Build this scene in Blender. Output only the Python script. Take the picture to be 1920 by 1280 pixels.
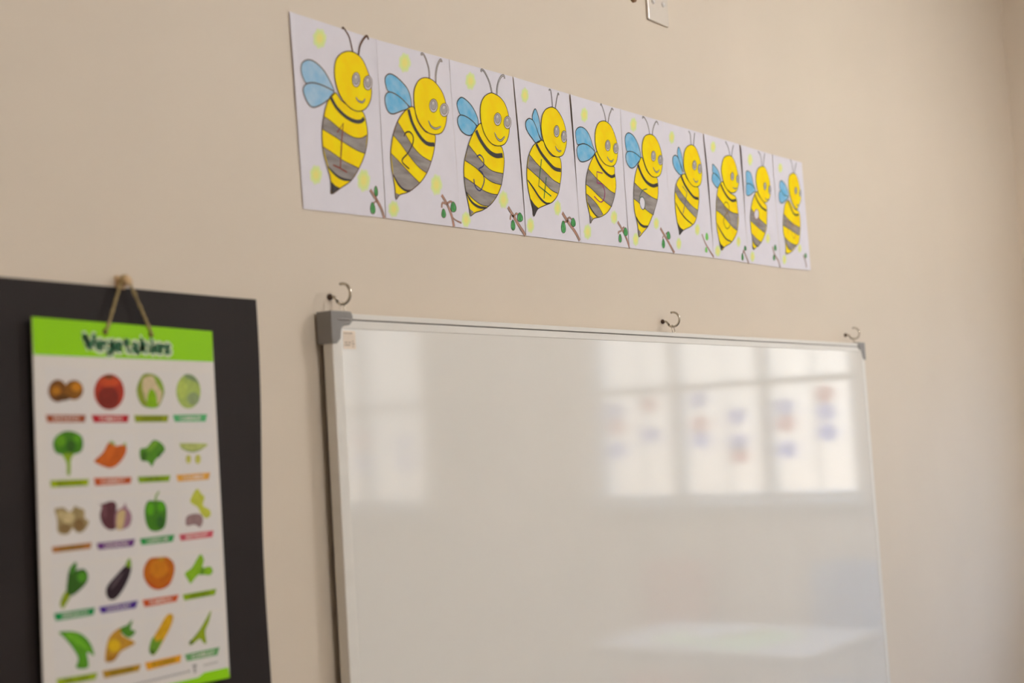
import bpy, math, random
from mathutils import Vector, Matrix

for o in list(bpy.data.objects):
    bpy.data.objects.remove(o, do_unlink=True)
scene = bpy.context.scene
COL = scene.collection
random.seed(4)


def lin(h):
    """sRGB hex string -> linear RGBA"""
    out = []
    for i in (0, 2, 4):
        c = int(h[i:i + 2], 16) / 255
        out.append(c / 12.92 if c <= 0.04045 else ((c + 0.055) / 1.055) ** 2.4)
    return (*out, 1.0)


# ------------------------------------------------------------------ camera
# 50 mm lens, 1.5 m above the floor, turned towards the right along the wall
FOCAL_PX, YAW, PITCH, ROLL = 2667.0, 0.98466, 0.05352, -0.06168
CAM_POS = Vector((-1.6129, -1.4368, 1.5034))
fwd = Vector((math.sin(YAW) * math.cos(PITCH), math.cos(YAW) * math.cos(PITCH), math.sin(PITCH)))
right = fwd.cross(Vector((0, 0, 1))).normalized()
up = right.cross(fwd)
r2 = right * math.cos(ROLL) + up * math.sin(ROLL)
u2 = up * math.cos(ROLL) - right * math.sin(ROLL)
cam_data = bpy.data.cameras.new('camera')
cam = bpy.data.objects.new('camera', cam_data)
COL.objects.link(cam)
cam.matrix_world = Matrix(((r2.x, u2.x, -fwd.x, CAM_POS.x), (r2.y, u2.y, -fwd.y, CAM_POS.y),
                           (r2.z, u2.z, -fwd.z, CAM_POS.z), (0, 0, 0, 1)))
cam_data.sensor_width = 36.0
cam_data.lens = FOCAL_PX / 1920 * 36.0
cam_data.clip_start = 0.05
cam_data.dof.use_dof = True
cam_data.dof.focus_distance = 2.75
cam_data.dof.aperture_fstop = 2.6
scene.camera = cam

# ------------------------------------------------------------------ world: bright overcast sky over pale ground
SKY_STRENGTH = 4.4
world = bpy.data.worlds.new('daylight')
scene.world = world
world.use_nodes = True
wn = world.node_tree
wn.nodes.clear()
w_out = wn.nodes.new('ShaderNodeOutputWorld')
w_bg = wn.nodes.new('ShaderNodeBackground')
w_tc = wn.nodes.new('ShaderNodeTexCoord')
w_sep = wn.nodes.new('ShaderNodeSeparateXYZ')
w_ramp = wn.nodes.new('ShaderNodeValToRGB')
w_map = wn.nodes.new('ShaderNodeMapRange')
w_map.inputs[1].default_value = -1.0
w_map.inputs[2].default_value = 1.0
wn.links.new(w_tc.outputs['Generated'], w_sep.inputs[0])
wn.links.new(w_sep.outputs['Z'], w_map.inputs[0])
wn.links.new(w_map.outputs[0], w_ramp.inputs[0])
wn.links.new(w_ramp.outputs[0], w_bg.inputs[0])
wn.links.new(w_bg.outputs[0], w_out.inputs[0])
cr = w_ramp.color_ramp
cr.elements[0].position = 0.46
cr.elements[0].color = (0.60, 0.53, 0.47, 1)      # sunlit sandy ground
cr.elements[1].position = 0.70
cr.elements[1].color = (1.6, 2.4, 3.8, 1)      # pale sky
e_mid = cr.elements.new(0.50)
e_mid.color = (0.57, 0.545, 0.52, 1)                # bright hazy horizon
e_hi = cr.elements.new(0.565)
e_hi.color = (0.55, 0.535, 0.52, 1)                # haze above it
w_bg.inputs[1].default_value = SKY_STRENGTH

# ------------------------------------------------------------------ exposure
vs = scene.view_settings
vs.view_transform = 'Standard'
vs.look = 'None'
vs.gamma = 1.0
vs.use_curve_mapping = False
vs.exposure = 0.10
scene.cycles.max_bounces = 10
scene.cycles.diffuse_bounces = 6
scene.cycles.caustics_reflective = False
scene.cycles.caustics_refractive = False
scene.cycles.sample_clamp_indirect = 8.0

# room dimensions (metres); the photographed wall is y = 0
ROOM_X0, ROOM_X1, ROOM_Y0, ROOM_H = -3.2, 4.3, -5.6, 3.25
WIN_Y = [(-0.80, -2.13), (-3.14, -4.47)]
WIN_Z0, WIN_Z1, TRANSOM_Z = 1.065, 2.25, 1.595
WALL_T = 0.22

for k, (wy0, wy1) in enumerate(WIN_Y):            # light portals filling the window openings
    ld = bpy.data.lights.new('window_portal', 'AREA')
    ld.shape = 'RECTANGLE'
    ld.size = WIN_Z1 - WIN_Z0
    ld.size_y = abs(wy1 - wy0)
    ld.cycles.is_portal = True
    lo = bpy.data.objects.new('window_portal', ld)
    COL.objects.link(lo)
    lo.location = (ROOM_X1 + WALL_T + 0.01, (wy0 + wy1) / 2, (WIN_Z0 + WIN_Z1) / 2)
    lo.rotation_euler = (0, math.radians(90), 0)  # shines towards -x, into the room


# ------------------------------------------------------------------ materials
def mat(name, color, rough=0.6, spec=0.5, metal=0.0, noise=0.0, nscale=40.0, stretch=(1, 1, 1), bump=0.0, bscale=200.0, color2=None):
    m = bpy.data.materials.new(name)
    m.use_nodes = True
    nt = m.node_tree
    b = nt.nodes['Principled BSDF']
    c = lin(color) if isinstance(color, str) else color
    b.inputs['Base Color'].default_value = c
    b.inputs['Roughness'].default_value = rough
    b.inputs['Specular IOR Level'].default_value = spec
    b.inputs['Metallic'].default_value = metal
    if noise or bump:
        tc = nt.nodes.new('ShaderNodeTexCoord')
        mp = nt.nodes.new('ShaderNodeMapping')
        mp.inputs['Scale'].default_value = stretch
        nt.links.new(tc.outputs['Object'], mp.inputs[0])
    if noise:
        n = nt.nodes.new('ShaderNodeTexNoise')
        n.inputs['Scale'].default_value = nscale
        n.inputs['Detail'].default_value = 4
        nt.links.new(mp.outputs[0], n.inputs['Vector'])
        mr = nt.nodes.new('ShaderNodeMapRange')
        mr.inputs[1].default_value = 0.3
        mr.inputs[2].default_value = 0.7
        nt.links.new(n.outputs[0], mr.inputs[0])
        mx = nt.nodes.new('ShaderNodeMix')
        mx.data_type = 'RGBA'
        if color2:
            mx.inputs[6].default_value = c
            mx.inputs[7].default_value = lin(color2)
        else:
            mx.inputs[6].default_value = tuple(v * (1 - noise) for v in c[:3]) + (1,)
            mx.inputs[7].default_value = tuple(min(1, v * (1 + noise)) for v in c[:3]) + (1,)
        nt.links.new(mr.outputs[0], mx.inputs[0])
        nt.links.new(mx.outputs[2], b.inputs['Base Color'])
    if bump:
        n2 = nt.nodes.new('ShaderNodeTexNoise')
        n2.inputs['Scale'].default_value = bscale
        n2.inputs['Detail'].default_value = 3
        nt.links.new(mp.outputs[0], n2.inputs['Vector'])
        bp = nt.nodes.new('ShaderNodeBump')
        bp.inputs['Strength'].default_value = bump
        bp.inputs['Distance'].default_value = 0.001
        nt.links.new(n2.outputs[0], bp.inputs['Height'])
        nt.links.new(bp.outputs[0], b.inputs['Normal'])
    return m


def glass_mat():
    m = bpy.data.materials.new('window_glass')
    m.use_nodes = True
    nt = m.node_tree
    nt.nodes.clear()
    o = nt.nodes.new('ShaderNodeOutputMaterial')
    t = nt.nodes.new('ShaderNodeBsdfTransparent')
    t.inputs[0].default_value = (0.97, 0.98, 0.98, 1)
    g = nt.nodes.new('ShaderNodeBsdfGlossy')
    g.inputs['Roughness'].default_value = 0.02
    x = nt.nodes.new('ShaderNodeMixShader')
    x.inputs[0].default_value = 0.05
    nt.links.new(t.outputs[0], x.inputs[1])
    nt.links.new(g.outputs[0], x.inputs[2])
    nt.links.new(x.outputs[0], o.inputs[0])
    return m


def emit_mat(name, color, strength):
    m = bpy.data.materials.new(name)
    m.use_nodes = True
    b = m.node_tree.nodes['Principled BSDF']
    b.inputs['Base Color'].default_value = (0.8, 0.8, 0.8, 1)
    b.inputs['Emission Color'].default_value = color
    b.inputs['Emission Strength'].default_value = strength
    return m


def attr_mat(name, rough=0.7, spec=0.3):
    m = bpy.data.materials.new(name)
    m.use_nodes = True
    nt = m.node_tree
    b = nt.nodes['Principled BSDF']
    a = nt.nodes.new('ShaderNodeAttribute')
    a.attribute_name = 'ink'
    nt.links.new(a.outputs['Color'], b.inputs['Base Color'])
    b.inputs['Roughness'].default_value = rough
    b.inputs['Specular IOR Level'].default_value = spec
    return m


def tissue_mat(name, color):
    m = bpy.data.materials.new(name)
    m.use_nodes = True
    nt = m.node_tree
    b = nt.nodes['Principled BSDF']
    o = nt.nodes['Material Output']
    n = nt.nodes.new('ShaderNodeTexNoise')
    n.inputs['Scale'].default_value = 60
    mx = nt.nodes.new('ShaderNodeMix')
    mx.data_type = 'RGBA'
    mx.inputs[6].default_value = color
    mx.inputs[7].default_value = tuple(v * 0.85 for v in color[:3]) + (1,)
    nt.links.new(n.outputs[0], mx.inputs[0])
    t = nt.nodes.new('ShaderNodeBsdfTranslucent')
    nt.links.new(mx.outputs[2], t.inputs[0])
    nt.links.new(mx.outputs[2], b.inputs['Base Color'])
    b.inputs['Roughness'].default_value = 0.8
    x = nt.nodes.new('ShaderNodeMixShader')
    x.inputs[0].default_value = 0.75
    nt.links.new(b.outputs[0], x.inputs[1])
    nt.links.new(t.outputs[0], x.inputs[2])
    nt.links.new(x.outputs[0], o.inputs[0])
    return m


PAPER = (0.785, 0.755, 0.825, 1)
M = {
    'wall': mat('cream_wall_paint', (0.72, 0.625, 0.515, 1), 0.55, 0.35, noise=0.02, nscale=2.5, bump=0.12, bscale=160),
    'ceiling': mat('ceiling_paint', (0.80, 0.78, 0.74, 1), 0.8, 0.2, noise=0.02, nscale=3),
    'floor': mat('vinyl_floor', (0.28, 0.265, 0.25, 1), 0.45, 0.4, noise=0.10, nscale=3),
    'board': mat('whiteboard_enamel', (0.80, 0.775, 0.73, 1), 0.068, 0.78, noise=0.012, nscale=5),
    'alu': mat('white_aluminium', (0.78, 0.75, 0.70, 1), 0.35, 0.5, noise=0.02, nscale=30, stretch=(0.1, 1, 1)),
    'groove': mat('frame_groove', (0.22, 0.20, 0.19, 1), 0.6),
    'cap': mat('grey_plastic', (0.24, 0.225, 0.215, 1), 0.45, 0.5, noise=0.04, nscale=60),
    'steel': mat('nickel_wire', (0.55, 0.50, 0.42, 1), 0.25, 0.5, metal=1.0, noise=0.15, nscale=120),
    'brownplug': mat('brown_wall_plug', '4e3626', 0.6, noise=0.15, nscale=200),
    'tan': mat('tan_plug', '8c6a4a', 0.6, noise=0.1, nscale=200),
    'card': mat('black_card', (0.017, 0.012, 0.011, 1), 0.62, 0.22, noise=0.12, nscale=6),
    'switch': mat('ivory_switch_plastic', (0.76, 0.69, 0.61, 1), 0.18, 0.5, noise=0.02, nscale=20),
    'highlightcap': mat('highlight_white_cap', (0.88, 0.86, 0.84, 1), 0.12, 0.6, noise=0.01, nscale=20),  # white puts the switch highlights into the cap colour
    'paper': mat('white_paper', PAPER, 0.7, 0.25, noise=0.015, nscale=25),
    'spot': attr_mat('crayon_spot', 0.7, 0.25),
    'line': mat('black_pen', '2e2420', 0.6, 0.3, noise=0.2, nscale=300),
    'softline': mat('brown_pen', '5c3a24', 0.6, 0.3, noise=0.2, nscale=300),
    'yellow': mat('yellow_marker', 'ffe800', 0.65, 0.12, noise=0.5, nscale=28, color2='ffd800'),
    'grey': mat('grey_pencil', '7d7470', 0.65, 0.3, noise=0.5, nscale=60, stretch=(0.35, 1, 1.6), color2='a49c98'),
    'black': mat('black_marker', '2a2322', 0.55, 0.3, noise=0.25, nscale=150),
    'blue': mat('blue_crayon', '58b4e2', 0.6, 0.25, noise=0.5, nscale=45, color2='9ac8e4'),
    'bluepale': mat('pale_blue_crayon', '8cbfe2', 0.6, 0.25, noise=0.5, nscale=45, color2='b4cfe4'),
    'eye': mat('eye_grey', 'b0aaa8', 0.6, 0.3, noise=0.06, nscale=200),
    'eyewhite': mat('eye_white', 'd6d0d0', 0.6, 0.3, noise=0.03, nscale=200),
    'bark': mat('brown_pencil', 'c08a74', 0.65, 0.3, noise=0.5, nscale=90, color2='9a8478'),
    'leaf': mat('green_pencil', '58b464', 0.6, 0.3, noise=0.5, nscale=150, color2='348a44'),
    'leafbright': mat('light_green_crayon', '78c860', 0.6, 0.3, noise=0.2, nscale=100),
    'string': mat('jute_string', 'b09c70', 0.9, 0.1, noise=0.3, nscale=700),
    'knob': mat('beige_hook', 'd0b084', 0.5, 0.4, noise=0.1, nscale=80),
    'winframe': mat('cream_window_frame', (0.50, 0.50, 0.46, 1), 0.4, 0.4, noise=0.03, nscale=15),
    'glass': glass_mat(),
    'tabletop': mat('white_laminate', (0.80, 0.80, 0.80, 1), 0.25, 0.5, noise=0.02, nscale=10),
    'metalgrey': mat('grey_tube', (0.35, 0.35, 0.36, 1), 0.4, 0.5, metal=0.6, noise=0.05, nscale=30),
    'bluechair': mat('blue_plastic', (0.10, 0.22, 0.50, 1), 0.4, 0.5, noise=0.04, nscale=20),
    'redchair': mat('red_plastic', (0.48, 0.12, 0.07, 1), 0.4, 0.5, noise=0.04, nscale=20),
    'redpaper': tissue_mat('red_tissue_paper', (0.75, 0.22, 0.20, 1)),
    'bluepaper': tissue_mat('blue_tissue_paper', (0.32, 0.40, 0.72, 1)),
    'greenpaper': mat('green_paper', (0.52, 0.74, 0.30, 1), 0.5, 0.3, noise=0.04, nscale=40),
    'pagewhite': mat('book_pages', (0.82, 0.80, 0.76, 1), 0.6, 0.3, noise=0.03, nscale=40),
    'lampbody': mat('lamp_housing', (0.75, 0.75, 0.73, 1), 0.4, 0.5, noise=0.02, nscale=20),
    'tube': emit_mat('warm_fluorescent_tube', (1.0, 0.985, 0.965, 1), 134.0),
    'skirting': mat('painted_skirting', (0.45, 0.36, 0.26, 1), 0.4, 0.4, noise=0.05, nscale=12),
    'laminate': mat('poster_white', (0.78, 0.735, 0.69, 1), 0.35, 0.3, noise=0.015, nscale=10),
    'cell': mat('poster_cell', (0.765, 0.73, 0.705, 1), 0.35, 0.3, noise=0.015, nscale=10),
    'chartgreen': mat('chart_green_print', '92d400', 0.3, 0.3, noise=0.02, nscale=8),
    'sticker': mat('tan_sticker', 'ecdccb', 0.5, 0.3, noise=0.03, nscale=60),
    'stickerink': mat('sticker_ink', 'b8a896', 0.6, 0.3, noise=0.1, nscale=200),
}
INKS = {}


def ink(h, rough=0.32):
    """printed ink on the laminated chart, one material for each colour"""
    if h not in INKS:
        INKS[h] = mat('ink_' + h, h, rough, 0.25, noise=0.14, nscale=130)
    return INKS[h]


# ------------------------------------------------------------------ mesh helpers
def tag(o, label=None, cat=None, group=None, kind=None):
    for k, v in (('label', label), ('category', cat), ('group', group), ('kind', kind)):
        if v:
            o[k] = v
    return o


def empty(name, loc=(0, 0, 0), rot=(0, 0, 0), parent=None):
    o = bpy.data.objects.new(name, None)
    COL.objects.link(o)
    o.location = loc
    o.rotation_euler = rot
    o.parent = parent
    o.empty_display_size = 0.05
    return o


class MB:
    """collects verts and faces with a material index, builds ONE mesh object"""
    def __init__(self):
        self.v, self.f, self.mi, self.ink = [], [], [], None

    def add(self, verts, faces, mi=0):
        b = len(self.v)
        self.v += [tuple(p) for p in verts]
        self.f += [tuple(b + i for i in f) for f in faces]
        self.mi += [mi] * len(faces)
        return self

    def box(self, x0, x1, y0, y1, z0, z1, mi=0, fn=None):
        vs_ = [(x, y, z) for x in (x0, x1) for y in (y0, y1) for z in (z0, z1)]
        if fn:
            vs_ = [fn(p) for p in vs_]
        return self.add(vs_, [(0, 1, 3, 2), (4, 6, 7, 5), (0, 4, 5, 1), (2, 3, 7, 6), (0, 2, 6, 4), (1, 5, 7, 3)], mi)

    def tube(self, pts, r, n=8, mi=0, closed=False):
        pts = [Vector(p) for p in pts]
        rings, N = [], len(pts)
        ref = None
        for i, p in enumerate(pts):
            a = pts[(i - 1) % N] if (closed or i > 0) else pts[i]
            c = pts[(i + 1) % N] if (closed or i < N - 1) else pts[i]
            t = (c - a).normalized()
            if ref is None:
                ref = t.orthogonal().normalized()
            ref = (ref - t * ref.dot(t)).normalized()
            s = t.cross(ref)
            rr = r[i] if isinstance(r, (list, tuple)) else r
            rings.append([p + (ref * math.cos(2 * math.pi * k / n) + s * math.sin(2 * math.pi * k / n)) * rr for k in range(n)])
        vs_ = [q for ring in rings for q in ring]
        fs = []
        for i in range(N if closed else N - 1):
            for k in range(n):
                j = (i + 1) % N
                fs.append((i * n + k, i * n + (k + 1) % n, j * n + (k + 1) % n, j * n + k))
        if not closed:
            fs.append(tuple(range(n - 1, -1, -1)))
            fs.append(tuple((N - 1) * n + k for k in range(n)))
        return self.add(vs_, fs, mi)

    def build(self, name, mats, parent=None, smooth=False, bevel=0.0, loc=None):
        me = bpy.data.meshes.new(name)
        me.from_pydata(self.v, [], self.f)
        for m in (mats if isinstance(mats, (list, tuple)) else [mats]):
            me.materials.append(m)
        me.polygons.foreach_set('material_index', self.mi)
        if smooth:
            me.polygons.foreach_set('use_smooth', [True] * len(me.polygons))
        if self.ink:
            at = me.color_attributes.new('ink', 'FLOAT_COLOR', 'POINT')
            for i, c in enumerate(self.ink):
                at.data[i].color = c
        me.update()
        o = bpy.data.objects.new(name, me)
        COL.objects.link(o)
        o.parent = parent
        if loc:
            o.location = loc
        if bevel:
            bv = o.modifiers.new('bevel', 'BEVEL')
            bv.width = bevel
            bv.segments = 3
            bv.limit_method = 'ANGLE'
            bv.angle_limit = math.radians(40)
        return o


def spline(pts, closed=False, n=5):
    """Catmull-Rom through 2-D points"""
    N = len(pts)
    if N < 3:
        return list(pts)
    out = []
    for i in range(N if closed else N - 1):
        g = (lambda k: pts[k % N]) if closed else (lambda k: pts[max(0, min(N - 1, k))])
        p0, p1, p2, p3 = g(i - 1), g(i), g(i + 1), g(i + 2)
        for s in range(n):
            t = s / n
            out.append(tuple(0.5 * (2 * b + (c - a) * t + (2 * a - 5 * b + 4 * c - d) * t * t + (3 * b - a - 3 * c + d) * t ** 3)
                             for a, b, c, d in zip(p0, p1, p2, p3)))
    if not closed:
        out.append(tuple(pts[-1]))
    return out


def ribbon(pts, w, closed=False, taper=False):
    """2-D polyline -> quads of width w"""
    N = len(pts)
    left, rgt = [], []
    for i in range(N):
        a = pts[(i - 1) % N] if (closed or i > 0) else pts[i]
        b = pts[(i + 1) % N] if (closed or i < N - 1) else pts[i]
        dx, dy = b[0] - a[0], b[1] - a[1]
        L = math.hypot(dx, dy) or 1
        nx, ny = -dy / L, dx / L
        ww = w / 2
        if taper:
            ww *= 0.35 + 0.65 * math.sin(math.pi * i / max(1, N - 1)) ** 0.6
        left.append((pts[i][0] + nx * ww, pts[i][1] + ny * ww))
        rgt.append((pts[i][0] - nx * ww, pts[i][1] - ny * ww))
    faces = []
    for i in range(N if closed else N - 1):
        j = (i + 1) % N
        faces.append((i, j, N + j, N + i))
    return left + rgt, faces


def ccw(poly):
    a = sum(poly[i][0] * poly[(i + 1) % len(poly)][1] - poly[(i + 1) % len(poly)][0] * poly[i][1] for i in range(len(poly)))
    return poly if a > 0 else poly[::-1]


class Flat(MB):
    """flat drawing on a sheet: u to the right, v up, facing -y; layer k sits k*step in front of the paper"""
    def __init__(self, surf, step=0.00012):
        super().__init__()
        self.surf, self.step = surf, step

    def poly(self, pts, layer, mi=0):
        pts = ccw(list(pts))
        return self.add([(u, self.surf(u, v) - layer * self.step, v) for u, v in pts], [tuple(range(len(pts)))], mi)

    def stroke(self, pts, w, layer, mi=0, closed=False, taper=False):
        vv, ff = ribbon(pts, w, closed, taper)
        return self.add([(u, self.surf(u, v) - layer * self.step, v) for u, v in vv], ff, mi)


def ell_pts(e, n=24, s=1.0, off=(0, 0)):
    cx, cy, ax, ay, bx, by = [q * 1e-4 for q in e]
    return [(cx + off[0] + s * (ax * math.cos(t) + bx * math.sin(t)), cy + off[1] + s * (ay * math.cos(t) + by * math.sin(t)))
            for t in [2 * math.pi * k / n for k in range(n)]]


def sc(pts):
    return [(a * 1e-4, b * 1e-4) for a, b in pts]


# ------------------------------------------------------------------ room shell
T = WALL_T
tag(MB().box(ROOM_X0 - T, ROOM_X1 + T, ROOM_Y0 - T, T, -0.1, 0).build('floor', M['floor']), kind='structure')
tag(MB().box(ROOM_X0 - T, ROOM_X1 + T, ROOM_Y0 - T, T, ROOM_H, ROOM_H + 0.1).build('ceiling', M['ceiling']), kind='structure')
tag(MB().box(ROOM_X0 - T, ROOM_X1 + T, 0, T, 0, ROOM_H).build('wall_front', M['wall']), kind='structure')
tag(MB().box(ROOM_X0 - T, ROOM_X0, ROOM_Y0, 0, 0, ROOM_H).build('wall_left', M['wall']), kind='structure')
tag(MB().box(ROOM_X0 - T, ROOM_X1 + T, ROOM_Y0 - T, ROOM_Y0, 0, ROOM_H).build('wall_back', M['wall']), kind='structure')
wr = MB()
X0, X1 = ROOM_X1, ROOM_X1 + T
wr.box(X0, X1, ROOM_Y0, 0, 0, WIN_Z0).box(X0, X1, ROOM_Y0, 0, WIN_Z1, ROOM_H)
edges = [0.0] + [e for w in WIN_Y for e in w] + [ROOM_Y0]
for k in range(0, len(edges), 2):
    wr.box(X0, X1, edges[k + 1], edges[k], WIN_Z0, WIN_Z1)
tag(wr.build('wall_right', M['wall']), kind='structure')
for nm, bx in (('baseboard_front', (ROOM_X0, ROOM_X1, -0.014, 0)), ('baseboard_back', (ROOM_X0, ROOM_X1, ROOM_Y0, ROOM_Y0 + 0.014)),
               ('baseboard_left', (ROOM_X0, ROOM_X0 + 0.014, ROOM_Y0 + 0.014, -0.014)), ('baseboard_right', (ROOM_X1 - 0.014, ROOM_X1, ROOM_Y0 + 0.014, -0.014))):
    tag(MB().box(*bx, 0, 0.09).build(nm, M['skirting'], bevel=0.003), kind='structure')

# ------------------------------------------------------------------ windows in the right wall
for k, (ya, yb) in enumerate(WIN_Y):
    w = tag(empty('window_%d' % (k + 1), (ROOM_X1 + 0.07, (ya + yb) / 2, WIN_Z0)), kind='structure')
    W, H = abs(yb - ya), WIN_Z1 - WIN_Z0
    tz = TRANSOM_Z - WIN_Z0
    hw = W / 2
    f = MB().box(-.025, .025, -hw, -hw + .04, 0, H).box(-.025, .025, hw - .04, hw, 0, H).box(-.025, .025, -hw + .04, hw - .04, 0, .035).box(-.025, .025, -hw + .04, hw - .04, H - .04, H)
    f.build('window_frame', M['winframe'], w, bevel=0.004)
    cols = [-hw + .04, -W / 6 - .002, W / 6 + .002, hw - .04]
    for m_ in cols[1:3]:
        MB().box(-.03, .03, m_ - .03, m_ + .03, .035, H - .04).build('mullion', M['winframe'], w, bevel=0.004)
    for c in range(3):
        a = cols[c] + (.03 if c else 0)
        b = cols[c + 1] - (.03 if c < 2 else 0)
        MB().box(-.022, .022, a, b, tz - .016, tz + .016).build('transom', M['winframe'], w, bevel=0.003)
        MB().box(-.003, .003, a, b, .035, tz - .016).build('pane', M['glass'], w)
        MB().box(-.003, .003, a, b, tz + .016, H - .04).build('pane', M['glass'], w)
        MB().tube([(.04, (a + b) / 2, .03), (.04, (a + b) / 2, H - .04)], .008).build('window_bar', M['winframe'], w, smooth=True)
    MB().box(-.13, -.07, -hw - .03, hw + .03, -.03, -.002).build('window_sill', M['winframe'], w, bevel=0.004)

# ------------------------------------------------------------------ ceiling lamps (out of frame, they light the room)
for k, (lx, ly) in enumerate(((2.3, -2.4), (-0.4, -3.5))):
    lamp = empty('ceiling_light', (lx, ly, ROOM_H))
    tag(lamp, ('twin tube fluorescent ceiling light nearer the whiteboard wall', 'twin tube fluorescent ceiling light nearer the back wall')[k], 'ceiling light', 'fluorescent ceiling lights')
    MB().box(-.62, .62, -.09, .09, -.06, 0).build('housing', M['lampbody'], lamp, bevel=.01)
    for s in (-1, 1):
        MB().tube([(-.58, s * .05, -.085), (.58, s * .05, -.085)], .016, 12).build('tube', M['tube'], lamp, smooth=True)
    for s in (-1, 1):
        MB().box(s * .59 - .015, s * .59 + .015, -.075, .075, -.105, -.055).build('end_cap', M['lampbody'], lamp, bevel=.004)
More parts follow.
